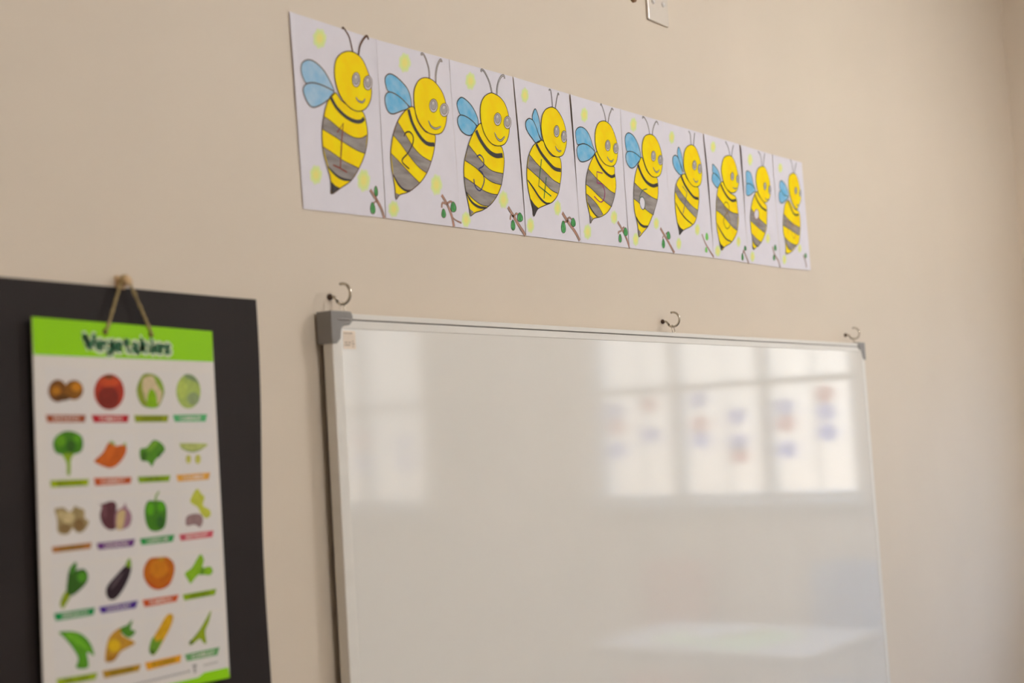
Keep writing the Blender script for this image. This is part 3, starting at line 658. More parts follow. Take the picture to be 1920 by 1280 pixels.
VEGETABLES = [
 ('potato', [('7a4a12',[(-1111,-899),(-1134,-967),(-1188,-1017),(-1259,-1033),(-1327,-1013),(-1375,-962),(-1390,-893),(-1368,-825),(-1314,-776),(-1244,-758),(-1175,-778),(-1126,-829)]),('86540f',[(-864,-893),(-887,-954),(-942,-998),(-1015,-1012),(-1085,-994),(-1134,-949),(-1150,-888),(-1127,-827),(-1073,-783),(-1001,-768),(-930,-785),(-880,-831)]),('b5740f',[(-1206,-897),(-1217,-923),(-1241,-942),(-1274,-949),(-1306,-941),(-1329,-921),(-1336,-894),(-1326,-868),(-1301,-849),(-1269,-842),(-1236,-850),(-1214,-870)]),('c07a12',[(-886,-857),(-899,-884),(-929,-904),(-969,-910),(-1009,-902),(-1037,-882),(-1046,-855),(-1034,-828),(-1003,-808),(-963,-802),(-924,-810),(-896,-830)]),('5f3a10',[(-1076,-983),(-1092,-1002),(-1133,-1015),(-1188,-1018),(-1242,-1012),(-1281,-997),(-1294,-978),(-1279,-959),(-1239,-946),(-1184,-942),(-1129,-948),(-1090,-963)])],
  [(-1444,-1195),(-842,-1215),(-862,-1282),(-1425,-1261)], 'a2502c', 'c79a80'),
 ('tomato', [('a8321a',[(-212,-929),(-252,-1043),(-347,-1124),(-470,-1151),(-588,-1117),(-670,-1032),(-696,-919),(-657,-807),(-565,-726),(-443,-696),(-323,-728),(-238,-813)]),('7c2418',[(-301,-1000),(-329,-1073),(-397,-1124),(-486,-1141),(-572,-1119),(-632,-1065),(-651,-992),(-624,-921),(-557,-869),(-469,-851),(-382,-872),(-321,-926)]),('c24a22',[(-289,-800),(-313,-830),(-373,-851),(-453,-858),(-531,-849),(-587,-826),(-607,-796),(-584,-767),(-525,-746),(-446,-739),(-366,-748),(-309,-770)]),('5c3a12',[(-537,-731),(-453,-715),(-370,-733),(-455,-759)])],
  [(-754,-1218),(-153,-1238),(-178,-1309),(-725,-1289)], 'b8202a', 'd08a86'),
 ('cauliflower', [('8a9a30',[(123,-704),(28,-811),(-8,-919),(31,-1055),(123,-1132),(326,-1144),(423,-1037),(464,-914),(404,-775),(282,-705)]),('d2bf98',[(119,-758),(281,-733),(355,-830),(420,-941),(366,-1090),(170,-1085),(93,-894)]),('8aa838',[(291,-712),(404,-775),(459,-900),(438,-948),(337,-836)]),('83b400',[(235,-896),(311,-966),(318,-1137),(167,-1126),(167,-990)])],
  [(-71,-1243),(518,-1263),(492,-1328),(-54,-1311)], '8f9c00', '7d8a06'),
 ('cabbage', [('a9bd62',[(1113,-947),(1075,-1063),(988,-1146),(875,-1174),(768,-1140),(694,-1054),(673,-938),(709,-824),(794,-741),(906,-711),(1015,-743),(1091,-829)]),('8fa070',[(1083,-1045),(1065,-1089),(1021,-1120),(963,-1130),(907,-1117),(868,-1084),(856,-1040),(874,-997),(917,-966),(975,-955),(1031,-968),(1071,-1001)]),('7f9468',[(821,-724),(906,-708),(1017,-747),(1096,-861),(1013,-811),(883,-774)]),('b6c860',[(865,-907),(849,-970),(815,-1015),(772,-1031),(732,-1013),(704,-967),(697,-904),(712,-842),(746,-796),(789,-780),(830,-797),(858,-844)])],
  [(591,-1260),(1213,-1272),(1178,-1346),(619,-1330)], '56b070', 'a9c8a4'),
 ('broccoli', [('8aa81c',[(-1238,-1640),(-1034,-1651),(-1086,-1719),(-1104,-1769),(-1120,-1921),(-1167,-1918),(-1167,-1778)]),('3f7a0c',[(-1355,-1539),(-1312,-1453),(-1209,-1400),(-1115,-1391),(-1005,-1415),(-921,-1470),(-902,-1562),(-939,-1650),(-1036,-1677),(-1129,-1659),(-1224,-1673),(-1323,-1642)]),('5f9c12',[(-1168,-1510),(-1181,-1548),(-1211,-1574),(-1250,-1582),(-1288,-1570),(-1315,-1541),(-1323,-1503),(-1310,-1465),(-1281,-1439),(-1242,-1431),(-1203,-1442),(-1176,-1472)]),('2f5c10',[(-1023,-1581),(-1034,-1619),(-1062,-1646),(-1098,-1654),(-1132,-1642),(-1157,-1613),(-1164,-1574),(-1152,-1536),(-1125,-1510),(-1089,-1501),(-1054,-1513),(-1030,-1542)]),('579a14',[(-930,-1496),(-940,-1521),(-965,-1539),(-997,-1544),(-1028,-1536),(-1050,-1516),(-1057,-1490),(-1047,-1465),(-1023,-1447),(-991,-1442),(-960,-1450),(-937,-1470)])],
  [(-1422,-1986),(-839,-2010),(-858,-2067),(-1413,-2049)], '9aae00', '7e9200'),
 ('carrot', [('c05a12',[(-502,-1562),(-413,-1612),(-261,-1600),(-219,-1622),(-243,-1727),(-360,-1840),(-480,-1885),(-578,-1866),(-722,-1805),(-736,-1771),(-600,-1681)]),('d0661a',[(-463,-1597),(-398,-1639),(-541,-1802),(-609,-1824),(-672,-1782)]),('9ab060',[(-502,-1562),(-443,-1545),(-396,-1606)]),('a8b870',[(-278,-1599),(-242,-1568),(-219,-1622)])],
  [(-763,-2003),(-159,-2032),(-179,-2090),(-746,-2078)], 'bf5424', 'cf9070'),
 ('okra', [('4f8a1a',[(2,-1674),(117,-1653),(246,-1564),(386,-1625),(425,-1710),(321,-1786),(247,-1836),(189,-1907),(123,-1842),(10,-1815)]),('36640f',[(43,-1703),(112,-1733),(89,-1820),(10,-1815)]),('70a02a',[(116,-1666),(245,-1578),(296,-1621),(166,-1709)]),('3f701a',[(270,-1756),(399,-1694),(321,-1799)])],
  [(-61,-2035),(499,-2054),(472,-2110),(-42,-2093)], '84a40c', '6c8a08'),
 ('cucumber', [('b6c070',[(686,-1647),(733,-1631),(1148,-1656),(1174,-1693),(1027,-1741),(894,-1741),(746,-1713)]),('8a9a60',[(692,-1685),(894,-1741),(1105,-1724),(949,-1763),(800,-1741)]),('c3c25a',[(877,-1852),(869,-1881),(851,-1901),(827,-1908),(804,-1899),(788,-1876),(784,-1847),(792,-1818),(811,-1798),(834,-1791),(857,-1800),(873,-1823)]),('c3c25a',[(1051,-1862),(1042,-1894),(1022,-1915),(996,-1922),(971,-1912),(954,-1888),(949,-1856),(958,-1825),(978,-1803),(1004,-1796),(1029,-1806),(1046,-1830)])],
  [(603,-2057),(1216,-2066),(1183,-2132),(623,-2123)], 'e0a444', 'd8aa60'),
 ('garlic', [('a08c60',[(-1375,-2329),(-1320,-2315),(-1243,-2316),(-1199,-2351),(-1137,-2376),(-1071,-2311),(-1025,-2335),(-932,-2375),(-929,-2471),(-868,-2528),(-962,-2634),(-1058,-2637),(-1117,-2581),(-1183,-2637),(-1261,-2642),(-1343,-2596),(-1344,-2458)]),('8a7048',[(-1149,-2577),(-1162,-2605),(-1194,-2622),(-1237,-2626),(-1279,-2614),(-1309,-2590),(-1318,-2561),(-1306,-2534),(-1274,-2516),(-1231,-2513),(-1189,-2524),(-1159,-2548)]),('84683f',[(-942,-2553),(-955,-2590),(-985,-2615),(-1025,-2622),(-1064,-2607),(-1091,-2577),(-1099,-2538),(-1087,-2501),(-1057,-2476),(-1017,-2469),(-978,-2483),(-950,-2514)]),('cbb888',[(-1087,-2456),(-1102,-2490),(-1137,-2512),(-1184,-2517),(-1230,-2503),(-1263,-2475),(-1273,-2439),(-1259,-2406),(-1224,-2384),(-1177,-2378),(-1131,-2392),(-1098,-2420)]),('c4b080',[(-1233,-2411),(-1242,-2436),(-1262,-2452),(-1290,-2457),(-1316,-2447),(-1335,-2427),(-1341,-2402),(-1332,-2377),(-1311,-2361),(-1284,-2356),(-1258,-2365),(-1239,-2386)])],
  [(-1441,-2784),(-840,-2794),(-862,-2843),(-1425,-2833)], 'b07030', '9a6430'),
 ('onion', [('5a3038',[(-734,-2295),(-670,-2326),(-520,-2300),(-439,-2326),(-425,-2386),(-451,-2541),(-458,-2646),(-558,-2655),(-653,-2587),(-695,-2467),(-664,-2353)]),('9a7080',[(-325,-2388),(-279,-2339),(-266,-2394),(-210,-2458),(-189,-2539),(-238,-2641),(-375,-2673),(-457,-2633),(-446,-2450)]),('cdb482',[(-413,-2453),(-294,-2437),(-309,-2555),(-358,-2668),(-441,-2647)]),('70444c',[(-586,-2425),(-594,-2469),(-611,-2501),(-632,-2511),(-652,-2497),(-665,-2463),(-667,-2417),(-659,-2373),(-642,-2341),(-621,-2330),(-602,-2344),(-588,-2379)])],
  [(-767,-2811),(-150,-2822),(-185,-2887),(-743,-2870)], '66307a', '9a80a0'),
 ('capsicum', [('3f7a14',[(91,-2350),(223,-2354),(339,-2371),(397,-2444),(397,-2580),(353,-2712),(225,-2753),(103,-2721),(40,-2614),(32,-2453)]),('54a00e',[(203,-2461),(190,-2502),(161,-2530),(124,-2537),(87,-2523),(63,-2490),(55,-2448),(68,-2407),(96,-2379),(134,-2371),(170,-2386),(195,-2418)]),('52a010',[(375,-2449),(364,-2482),(337,-2504),(303,-2510),(270,-2498),(246,-2471),(240,-2437),(251,-2404),(277,-2381),(311,-2375),(345,-2387),(368,-2414)]),('7aa038',[(205,-2360),(218,-2293),(275,-2237),(292,-2252),(245,-2302),(241,-2363)]),('2c5e1c',[(353,-2644),(342,-2683),(315,-2711),(281,-2718),(248,-2704),(225,-2672),(218,-2631),(230,-2592),(256,-2564),(291,-2557),(324,-2571),(347,-2603)])],
  [(-73,-2827),(522,-2835),(485,-2899),(-50,-2888)], '2c9448', '92c090'),
 ('beetroot', [('c0c444',[(955,-2254),(1035,-2330),(1090,-2377),(1053,-2486),(1164,-2552),(1188,-2624),(1099,-2665),(1008,-2594),(957,-2506),(848,-2441),(833,-2384)]),('957878',[(743,-2612),(876,-2582),(1007,-2608),(1039,-2695),(977,-2773),(885,-2729),(736,-2728)])],
  [(602,-2843),(1225,-2851),(1197,-2914),(622,-2906)], 'cc5866', 'cf9490'),
 ('spinach', [('8a9c1c',[(-1260,-3325),(-1186,-3373),(-1269,-3485),(-1318,-3527),(-1357,-3472),(-1320,-3386)]),('2f5c14',[(-1098,-2989),(-1123,-3087),(-987,-3088),(-923,-3159),(-938,-3251),(-1040,-3331),(-1178,-3390),(-1251,-3334),(-1234,-3197),(-1199,-3078)]),('4f9420',[(-939,-3196),(-950,-3224),(-978,-3242),(-1015,-3246),(-1052,-3233),(-1077,-3208),(-1085,-3177),(-1074,-3149),(-1046,-3131),(-1009,-3128),(-972,-3140),(-947,-3165)]),('3f7c24',[(-1098,-2989),(-1093,-3076),(-1182,-3127),(-1198,-3063)])],
  [(-1452,-3578),(-835,-3594),(-863,-3656),(-1428,-3645)], '14904a', '7cb88a'),
 ('eggplant', [('2a1a24',[(-305,-3115),(-234,-3148),(-261,-3258),(-364,-3405),(-493,-3516),(-595,-3521),(-651,-3446),(-636,-3353),(-519,-3257)]),('5c4c54',[(-415,-3222),(-374,-3227),(-525,-3368),(-587,-3376)]),('7ca020',[(-259,-3040),(-232,-3116),(-245,-3163),(-326,-3121)])],
  [(-776,-3599),(-150,-3604),(-192,-3667),(-744,-3657)], '48288a', '8a78a4'),
 ('pumpkin', [('bc6408',[(229,-3088),(381,-3105),(486,-3201),(478,-3334),(380,-3471),(202,-3505),(55,-3445),(-33,-3319),(-25,-3189),(77,-3087)]),('c87a10',[(372,-3254),(348,-3309),(289,-3344),(212,-3350),(138,-3325),(86,-3277),(69,-3217),(93,-3163),(150,-3127),(227,-3121),(302,-3145),(355,-3194)]),('b85010',[(-3,-3339),(226,-3484),(429,-3394),(358,-3476),(203,-3504),(55,-3445)]),('c49018',[(325,-3119),(317,-3130),(297,-3136),(270,-3136),(243,-3129),(223,-3119),(217,-3106),(225,-3096),(245,-3090),(272,-3090),(299,-3096),(319,-3107)])],
  [(-79,-3609),(544,-3623),(500,-3683),(-45,-3679)], 'c85422', 'd0967a'),
 ('green_bean', [('84b418',[(970,-3131),(1022,-3213),(992,-3312),(1121,-3311),(1176,-3378),(1113,-3430),(928,-3398),(833,-3446),(760,-3496),(708,-3430),(668,-3349),(797,-3289),(896,-3182)]),('5c8a18',[(981,-3311),(1014,-3332),(997,-3407),(929,-3390)])],
  [(611,-3632),(1222,-3637),(1190,-3694),(634,-3692)], '8aaa08', '74920a'),
 ('pea_pod', [('54961c',[(-1389,-3796),(-1182,-3821),(-1032,-3891),(-923,-4018),(-882,-4165),(-986,-4108),(-977,-4288),(-1159,-4263),(-1124,-4154),(-1212,-4001),(-1318,-3876)]),('6cb024',[(-1316,-3830),(-1165,-3854),(-1000,-4005),(-928,-4110),(-1078,-4023),(-1189,-3943)])],
  [(-1457,-4354),(-841,-4387),(-876,-4443),(-1442,-4420)], '9ab018', '7e9410'),
 ('ginger', [('c08e2c',[(-454,-3888),(-643,-3985),(-718,-4240),(-660,-4282),(-558,-4268),(-472,-4188),(-241,-4130),(-260,-4087),(-360,-4031),(-439,-3970)]),('dcb414',[(-472,-4108),(-487,-4145),(-524,-4168),(-573,-4170),(-620,-4152),(-654,-4117),(-664,-4076),(-649,-4039),(-612,-4016),(-564,-4014),(-516,-4032),(-482,-4067)]),('4f8a24',[(-254,-3823),(-292,-3929),(-211,-3974),(-319,-4037),(-438,-3954),(-444,-3890),(-350,-3872)]),('a8741c',[(-675,-4200),(-555,-4205),(-282,-4115),(-472,-4188),(-558,-4268),(-660,-4282)])],
  [(-770,-4384),(-149,-4407),(-187,-4464),(-740,-4456)], 'b4881c', '94701c'),
 ('corn', [('d2a014',[(368,-3834),(431,-3877),(391,-3986),(272,-4133),(109,-4302),(43,-4316),(-6,-4250),(33,-4143),(195,-3973),(288,-3872)]),('6c9a2c',[(43,-4316),(-6,-4250),(34,-4127),(90,-4087),(118,-4157),(227,-4142),(120,-4288)]),('3f5c24',[(84,-4282),(78,-4297),(63,-4307),(44,-4308),(25,-4300),(12,-4286),(8,-4269),(14,-4254),(29,-4244),(48,-4243),(67,-4251),(80,-4265)])],
  [(-86,-4402),(537,-4405),(515,-4475),(-52,-4482)], 'e09c14', 'c0861c'),
 ('chilli', [('8ea41a',[(1104,-3900),(1060,-4038),(981,-4162),(994,-4317),(936,-4308),(871,-4246),(730,-4299),(686,-4267),(855,-4143),(979,-4026)]),('5c7018',[(757,-4270),(751,-4282),(737,-4290),(719,-4291),(701,-4284),(689,-4272),(685,-4258),(690,-4246),(704,-4238),(722,-4237),(740,-4244),(753,-4256)])],
  [(593,-4415),(1229,-4421),(1181,-4499),(627,-4484)], '6ca468', '98b88c'),
]

# ------------------------------------------------------------------ whiteboard on three hooks
BY_F, BY_B = -0.032, -0.013                        # front and back of the board
BC = {'tl': (0.016, 1.678), 'tr': (2.306, 1.652), 'bl': (0.012, 0.472), 'br': (2.322, 0.455)}


def bmap(p):
    """board coordinates: s to the right in metres of 2.29, t down in metres of 1.20, y absolute"""
    s, y, t = p[0] / 2.29, p[1], p[2] / 1.20
    x = (1 - t) * ((1 - s) * BC['tl'][0] + s * BC['tr'][0]) + t * ((1 - s) * BC['bl'][0] + s * BC['br'][0])
    z = (1 - t) * ((1 - s) * BC['tl'][1] + s * BC['tr'][1]) + t * ((1 - s) * BC['bl'][1] + s * BC['br'][1])
    return (x, y, z)


wb = tag(empty('whiteboard', (0, 0, 0)), 'large glossy whiteboard in a white aluminium frame hung from hooks', 'whiteboard')
MB().box(.018, 2.272, BY_F + .0012, BY_B - .002, .018, 1.182, fn=bmap).build('writing_surface', M['board'], wb)
MB().box(.006, 2.284, BY_B - .002, BY_B, .006, 1.194, fn=bmap).build('backing', M['cap'], wb)
RW = .023
for nm, (s0, s1, t0, t1) in (('top_rail', (0, 2.29, 0, RW)), ('bottom_rail', (0, 2.29, 1.2 - RW, 1.2)), ('left_rail', (0, RW, RW, 1.2 - RW)), ('right_rail', (2.29 - RW, 2.29, RW, 1.2 - RW))):
    m = MB()
    if nm == 'top_rail':
        m.box(s0, s1, BY_F, BY_B, t0, t0 + .0085, fn=bmap).box(s0, s1, BY_F, BY_B, t0 + .0105, t1, fn=bmap)
        m.box(s0, s1, BY_F + .0022, BY_B, t0 + .0085, t0 + .0105, 1, fn=bmap)
    else:
        m.box(s0, s1, BY_F, BY_B, t0, t1, fn=bmap)
    m.build(nm, [M['alu'], M['groove']], wb, bevel=0.0015)


def corner_cap(flip_s, flip_t):
    outline = [(-.003, -.003), (.044, -.003), (.048, .004), (.046, .012), (.040, .017), (.026, .019), (.021, .022), (.019, .029), (.017, .039), (.008, .046), (-.003, .046)]
    n = len(outline)
    vs_ = []
    for y in (BY_F - .0025, BY_B + .008):
        for s, t in outline:
            vs_.append(bmap(((2.29 - s) if flip_s else s, y, (1.2 - t) if flip_t else t)))
    fs = [tuple(range(n)), tuple(range(2 * n - 1, n - 1, -1))] + [(i, i + n, (i + 1) % n + n, (i + 1) % n) for i in range(n)]
    if flip_s != flip_t:
        fs = [q[::-1] for q in fs]
    m = MB().add(vs_, fs)
    g = [bmap(((2.29 - s) if flip_s else s, y, (1.2 - t) if flip_t else t)) for y in (BY_F - .0032, BY_F) for s, t in ((.012, .008), (.040, .008), (.040, .011), (.012, .011))]
    m.add(g, [(0, 1, 2, 3), (4, 7, 6, 5), (0, 4, 5, 1), (1, 5, 6, 2), (2, 6, 7, 3), (3, 7, 4, 0)], 1)
    return m


for fs_, ft_ in ((0, 0), (1, 0), (0, 1), (1, 1)):
    corner_cap(fs_, ft_).build('corner_cap', [M['cap'], M['groove']], wb, bevel=0.0012)
stk = MB().box(.026, .055, BY_F + .0009, BY_F + .0013, .026, .054, fn=bmap).build('price_sticker', M['sticker'], wb)
sk = MB()
for a, b, t in ((.028, .048, .029), (.029, .036, .043), (.038, .044, .043), (.028, .042, .047), (.047, .050, .041), (.046, .052, .045), (.047, .050, .049)):
    sk.box(a, b, BY_F + .0007, BY_F + .0009, t, t + .0020, fn=bmap)
sk.build('sticker_print', M['stickerink'], stk)

HOOKS = [(0.0508, 1.7056, 'steel cup hook above the grey corner of the whiteboard'),
         (1.1447, 1.6918, 'steel cup hook above the middle of the whiteboard'),
         (2.2478, 1.6783, 'steel cup hook above the far end of the whiteboard')]
for hx, hz, lab in HOOKS:
    h = tag(empty('cup_hook', (hx, 0, hz)), lab, 'hook', 'hooks carrying the whiteboard')
    MB().tube([(0, 0, 0), (0, -.003, 0), (0, -.006, 0)], [.0046, .0052, .003], 12).build('wall_plug', M['brownplug'], h, smooth=True)
    path = [(-.004, 0), (-.009, 0), (-.013, -.003), (-.017, -.0085)]
    for k in range(15):
        ang = math.radians(225 + k * 17)                          # 225 deg = wall side below, 270 bottom, 360 front, 450 top
        path.append((-.0270 + .0158 * -math.cos(ang), .0025 + .0158 * math.sin(ang)))
    MB().tube([(0, y, z) for y, z in path], .0023, 10).build('hook_wire', M['steel'], h, smooth=True)
    # wire eye of the board linked over the hook
    zt = 1.678 - (hx - .016) / 2.29 * .026
    zc = (hz - .0135 + zt) / 2
    rz = (hz - .0105 - zt) / 2 + .003
    ring = [(hx + .006 * math.cos(t), -.0262 + .002 * math.sin(t), zc + rz * math.sin(t)) for t in [2 * math.pi * k / 20 for k in range(20)]]
    MB().tube(ring, .0008, 6, closed=True).build('hanging_eye', M['steel'], wb, smooth=True)

# ------------------------------------------------------------------ wall switch near the top of the frame
sw = tag(empty('wall_switch', (1.218, 0, 2.365)), 'ivory plastic wall switch plate above the bee sheets', 'switch')
MB().box(-.049, .049, -.006, 0, 0, .149).build('switch_plate', M['switch'], sw, bevel=.003)
for k in range(2):
    zr = .068 + k * .036
    rk = MB().add([(-.018, -.006, zr), (.018, -.006, zr), (.018, -.006, zr + .032), (-.018, -.006, zr + .032),
                   (-.016, -.0115, zr + .002), (.016, -.0115, zr + .002), (.016, -.0075, zr + .030), (-.016, -.0075, zr + .030)],
                  [(4, 5, 6, 7), (0, 1, 5, 4), (1, 2, 6, 5), (2, 3, 7, 6), (3, 0, 4, 7), (3, 2, 1, 0)])
    rk.build('rocker', M['switch'], sw, bevel=.001)
for sx, sz in ((-.026, .044), (.022, .047)):  # presumed screw caps, coloured bright white to stand in for two highlights
    MB().tube([(sx, -.0055, sz), (sx, -.0085, sz), (sx, -.0105, sz), (sx, -.0112, sz)], [.0056, .0056, .0042, .0015], 16).build('highlight_screw_cap', M['highlightcap'], sw, smooth=True)
pg = tag(empty('wall_plug', (1.109, 0, 2.402)), 'small round brown wall plug left of the switch', 'wall plug')
MB().tube([(0, 0, 0), (0, -.005, 0), (0, -.007, 0)], [.0115, .0115, .009], 18).build('plug_body', M['tan'], pg, smooth=True)
MB().tube([(0, -.0068, 0), (0, -.0074, 0)], [.004, .0035], 12).build('plug_screw', M['brownplug'], pg, smooth=True)

# ------------------------------------------------------------------ black card and vegetable chart
NX, NZ = 26, 30
cv = []
for side in (0, 1):
    for j in range(NZ + 1):
        for i in range(NX + 1):
            u, v = i / NX, j / NZ
            xr = -.1150 - .013 * (1 - v) + .0035 * math.sin(v * 9.0)
            x = -.72 + (xr + .72) * u
            ztop = 1.7135 - .0175 * ((x + .72) / .605)
            z = .95 + (ztop - .95) * v
            y = -.0012 - .0016 * (0.5 + 0.5 * math.sin(u * 11 + v * 2)) - .002 * max(0, (u - .9) / .1) ** 2
            cv.append((x, y + side * .0006, z))
cf = []
R1 = NX + 1
off = R1 * (NZ + 1)
for j in range(NZ):
    for i in range(NX):
        a = j * R1 + i
        cf.append((a, a + 1, a + R1 + 1, a + R1))
        cf.append((off + a, off + a + R1, off + a + R1 + 1, off + a + 1))
for i in range(NX):
    cf.append((i, off + i, off + i + 1, i + 1))
    t = NZ * R1 + i
    cf.append((t, t + 1, off + t + 1, off + t))
for j in range(NZ):
    a = j * R1
    cf.append((a, a + R1, off + a + R1, off + a))
    b = a + NX
    cf.append((b, off + b, off + b + R1, b + R1))
bc = MB().add([(x + .42, y, z - .95) for x, y, z in cv], cf).build('black_card', M['card'], None, smooth=False, loc=(-.42, 0, .95))
tag(bc, 'large sheet of black card on the wall behind the vegetable chart', 'card')

kb = tag(empty('adhesive_hook', (-.3605, 0, 1.7085)), 'small beige stick-on hook holding the string of the vegetable chart', 'hook')
MB().box(-.008, .008, -.003, 0, -.008, .010).build('base_plate', M['knob'], kb, bevel=.002)
MB().tube([(0, -.003, .002), (0, -.010, .001), (0, -.016, .002), (0, -.018, .003)], [.0050, .0050, .0072, .006], 14).build('peg', M['knob'], kb, smooth=True)

PO = Vector((-.35, -.012, 1.66))                   # origin of the chart's coordinates
vc = tag(empty('vegetable_chart', PO), 'green and white Vegetables chart hanging on black card', 'chart')
VTL, VTR, VBR, VBL = (-.1582, .0004), (.1386, -.0122), (.1392, -.4850), (-.1650, -.4740)


def vflat(u, v):
    return 0.0


def vbil(a, b):
    return tuple((1 - b) * ((1 - a) * VTL[i] + a * VTR[i]) + b * ((1 - a) * VBL[i] + a * VBR[i]) for i in (0, 1))


def vlerp(p, q, n=8):
    return [(p[0] + (q[0] - p[0]) * k / n, p[1] + (q[1] - p[1]) * k / n) for k in range(n + 1)]


m = MB()
poly = [VBL, VBR, VTR, VTL]
m.add([(u, 0, v) for u, v in poly] + [(u, .0012, v) for u, v in poly], [(0, 1, 2, 3), (7, 6, 5, 4), (0, 4, 5, 1), (1, 5, 6, 2), (2, 6, 7, 3), (3, 7, 4, 0)])
m.build('sheet', M['laminate'], vc)
hd = Flat(vflat).poly([(-.1584, -.0454), (.1378, -.0546), VTR, VTL], 2).build('header_band', M['chartgreen'], vc)
bb = Flat(vflat).poly([(.1372, -.4707), (.0921, -.4698), (.0814, -.4742), (-.1645, -.4690), VBL, VBR], 2).build('footer_band', M['chartgreen'], vc)
for r in range(5):
    for c in range(4):
        a0, a1 = .055 + c * .232, .055 + c * .232 + .222
        t0, t1 = .125 + r * .1705, .125 + r * .1705 + .162
        Flat(vflat).poly([vbil(a0, t0), vbil(a1, t0), vbil(a1, t1), vbil(a0, t1)], 1).build('picture_cell', M['cell'], vc)


def text_mesh(word):
    cu = bpy.data.curves.new('t', 'FONT')
    cu.body = word
    cu.size = 1.0
    cu.offset = 0.012
    cu.resolution_u = 3
    ob = bpy.data.objects.new('t', cu)
    COL.objects.link(ob)
    dg = bpy.context.evaluated_depsgraph_get()
    me = bpy.data.meshes.new_from_object(ob.evaluated_get(dg))
    vv = [(v.co.x, v.co.y) for v in me.vertices]
    ff = [tuple(p.vertices) for p in me.polygons]
    bpy.data.objects.remove(ob, do_unlink=True)
    bpy.data.curves.remove(cu)
    bpy.data.meshes.remove(me)
    return vv, ff


for name, shapes, ribbon_pts, c1, c2 in VEGETABLES:
    names, mats = [], []
    fl = Flat(vflat)
    for k, (hx, pts) in enumerate(shapes):
        mm = ink(hx)
        if mm not in mats:
            mats.append(mm)
        fl.poly(spline(sc(pts), True, 4), 2 + k, mats.index(mm))
    fl.build(name + '_picture', mats, vc)
    rb = sc(ribbon_pts)
    rb = [(rb[k][0], rb[k][1] + (.0012, .0012, -.0012, -.0012)[k]) for k in range(4)]                            # tl tr br bl
    lab = Flat(vflat).poly(rb, 2).build('name_ribbon', ink(c1), vc)
    vv, ff = text_mesh(name.replace('_', ' ').upper())
    xs = [p[0] for p in vv]
    x0, x1 = min(xs), max(xs)
    tx = MB()
    pts = []
    for x, y in vv:
        a = .18 + .64 * (x - x0) / (x1 - x0)
        b = .80 - .62 * y / .73
        pts.append(tuple((1 - b) * ((1 - a) * rb[0][i] + a * rb[1][i]) + b * ((1 - a) * rb[3][i] + a * rb[2][i]) for i in (0, 1)))
    light = sum(lin(c2)[:3]) > sum(lin(c1)[:3])
    tx.add([(u, -3 * .00012, v) for u, v in pts], ff).build('name_lettering', ink('e6dcd2' if light else '54600a'), lab)

GLY = {
    'V': (1.02, [[(.02, 1.5), (.47, .02)], [(.07, 1.5), (.44, .3)], [(.9, 1.5), (.47, .02)], [(-.18, 1.5), (.22, 1.5)], [(.68, 1.5), (1.08, 1.5)]]),
    'e': (.84, [[(.05, .52), (.66, .52)], 'c', [(.66, .52), (.60, .85), (.36, 1), (.1, .82), (.02, .5), (.1, .16), (.38, 0), (.66, .14)]]),
    'g': (.92, ['o', [(.36, .95), (.06, .8), (.02, .5), (.12, .2), (.38, .1), (.62, .25), (.66, .55), (.6, .85)], [(.68, 1.0), (.68, .1)], 'c', [(.68, .1), (.64, -.3), (.4, -.48), (.08, -.36)], [(.6, 1), (.86, 1)]]),
    't': (.72, ['c', [(.26, 1.35), (.25, .7), (.27, .2), (.42, 0), (.62, .1)], [(0, .98), (.56, .98)]]),
    'a': (.92, ['c', [(.06, .84), (.34, 1), (.58, .84), (.6, .4), (.62, .1), (.82, .02)], 'c', [(.6, .56), (.28, .54), (.03, .3), (.16, .02), (.42, .03), (.6, .22)]]),
    'b': (.92, [[(.14, 1.5), (.14, 0)], [(-.06, 1.5), (.14, 1.5)], 'o', [(.42, .95), (.66, .8), (.74, .5), (.66, .18), (.42, .04), (.2, .2), (.14, .5), (.2, .82)]]),
    'l': (.52, [[(.2, 1.5), (.2, 0)], [(0, 1.5), (.2, 1.5)], [(0, .02), (.42, .02)]]),
    's': (.74, ['c', [(.58, .82), (.34, 1), (.08, .8), (.16, .58), (.48, .45), (.6, .22), (.36, 0), (.04, .14)], [(.58, 1.02), (.58, .72)], [(.04, .28), (.04, -.02)]]),
}
fl_o, fl_i = Flat(vflat), Flat(vflat)
pen = 0.0
total = sum(GLY[ch][0] for ch in 'Vegetables')
for ch in 'Vegetables':
    adv, parts = GLY[ch]
    mode = None
    for q in parts:
        if isinstance(q, str):
            mode = q
            continue
        pts = spline(q, mode == 'o', 6) if mode else q
        pp = [(-.0815 + (pen + x) * .1440 / total, -.0388 - .0052 * (pen + x) / total + y * .0122) for x, y in pts]
        fl_o.stroke(pp, .0098, 3, 0, mode == 'o')
        fl_i.stroke(pp, .0038 if ch == 'V' else .0023, 4, 0, mode == 'o')
        mode = None
    pen += adv
ol = fl_o.build('title_outline', ink('d2deb8'), hd)
fl_i.build('title_lettering', ink('44845c'), hd)
lg = Flat(vflat)
for q in (((.0724, -.4558), (.0796, -.4562), (.0796, -.4600), (.0724, -.4596)), ((.0740, -.4605), (.0780, -.4605), (.0780, -.4672), (.0740, -.4672))):
    lg.poly(q, 2)
for k in range(7):
    lg.poly([(.092 + k * .0039, -.4592), (.0945 + k * .0039, -.4592), (.0945 + k * .0039, -.4612), (.092 + k * .0039, -.4612)], 2)
for k in range(18):
    a = -.06 + k * .0072
    lg.poly([(a, -.462), (a + .005, -.462), (a + .005, -.4645), (a, -.4645)], 2)
lg.build('publisher_mark', ink('9a9694'), vc)
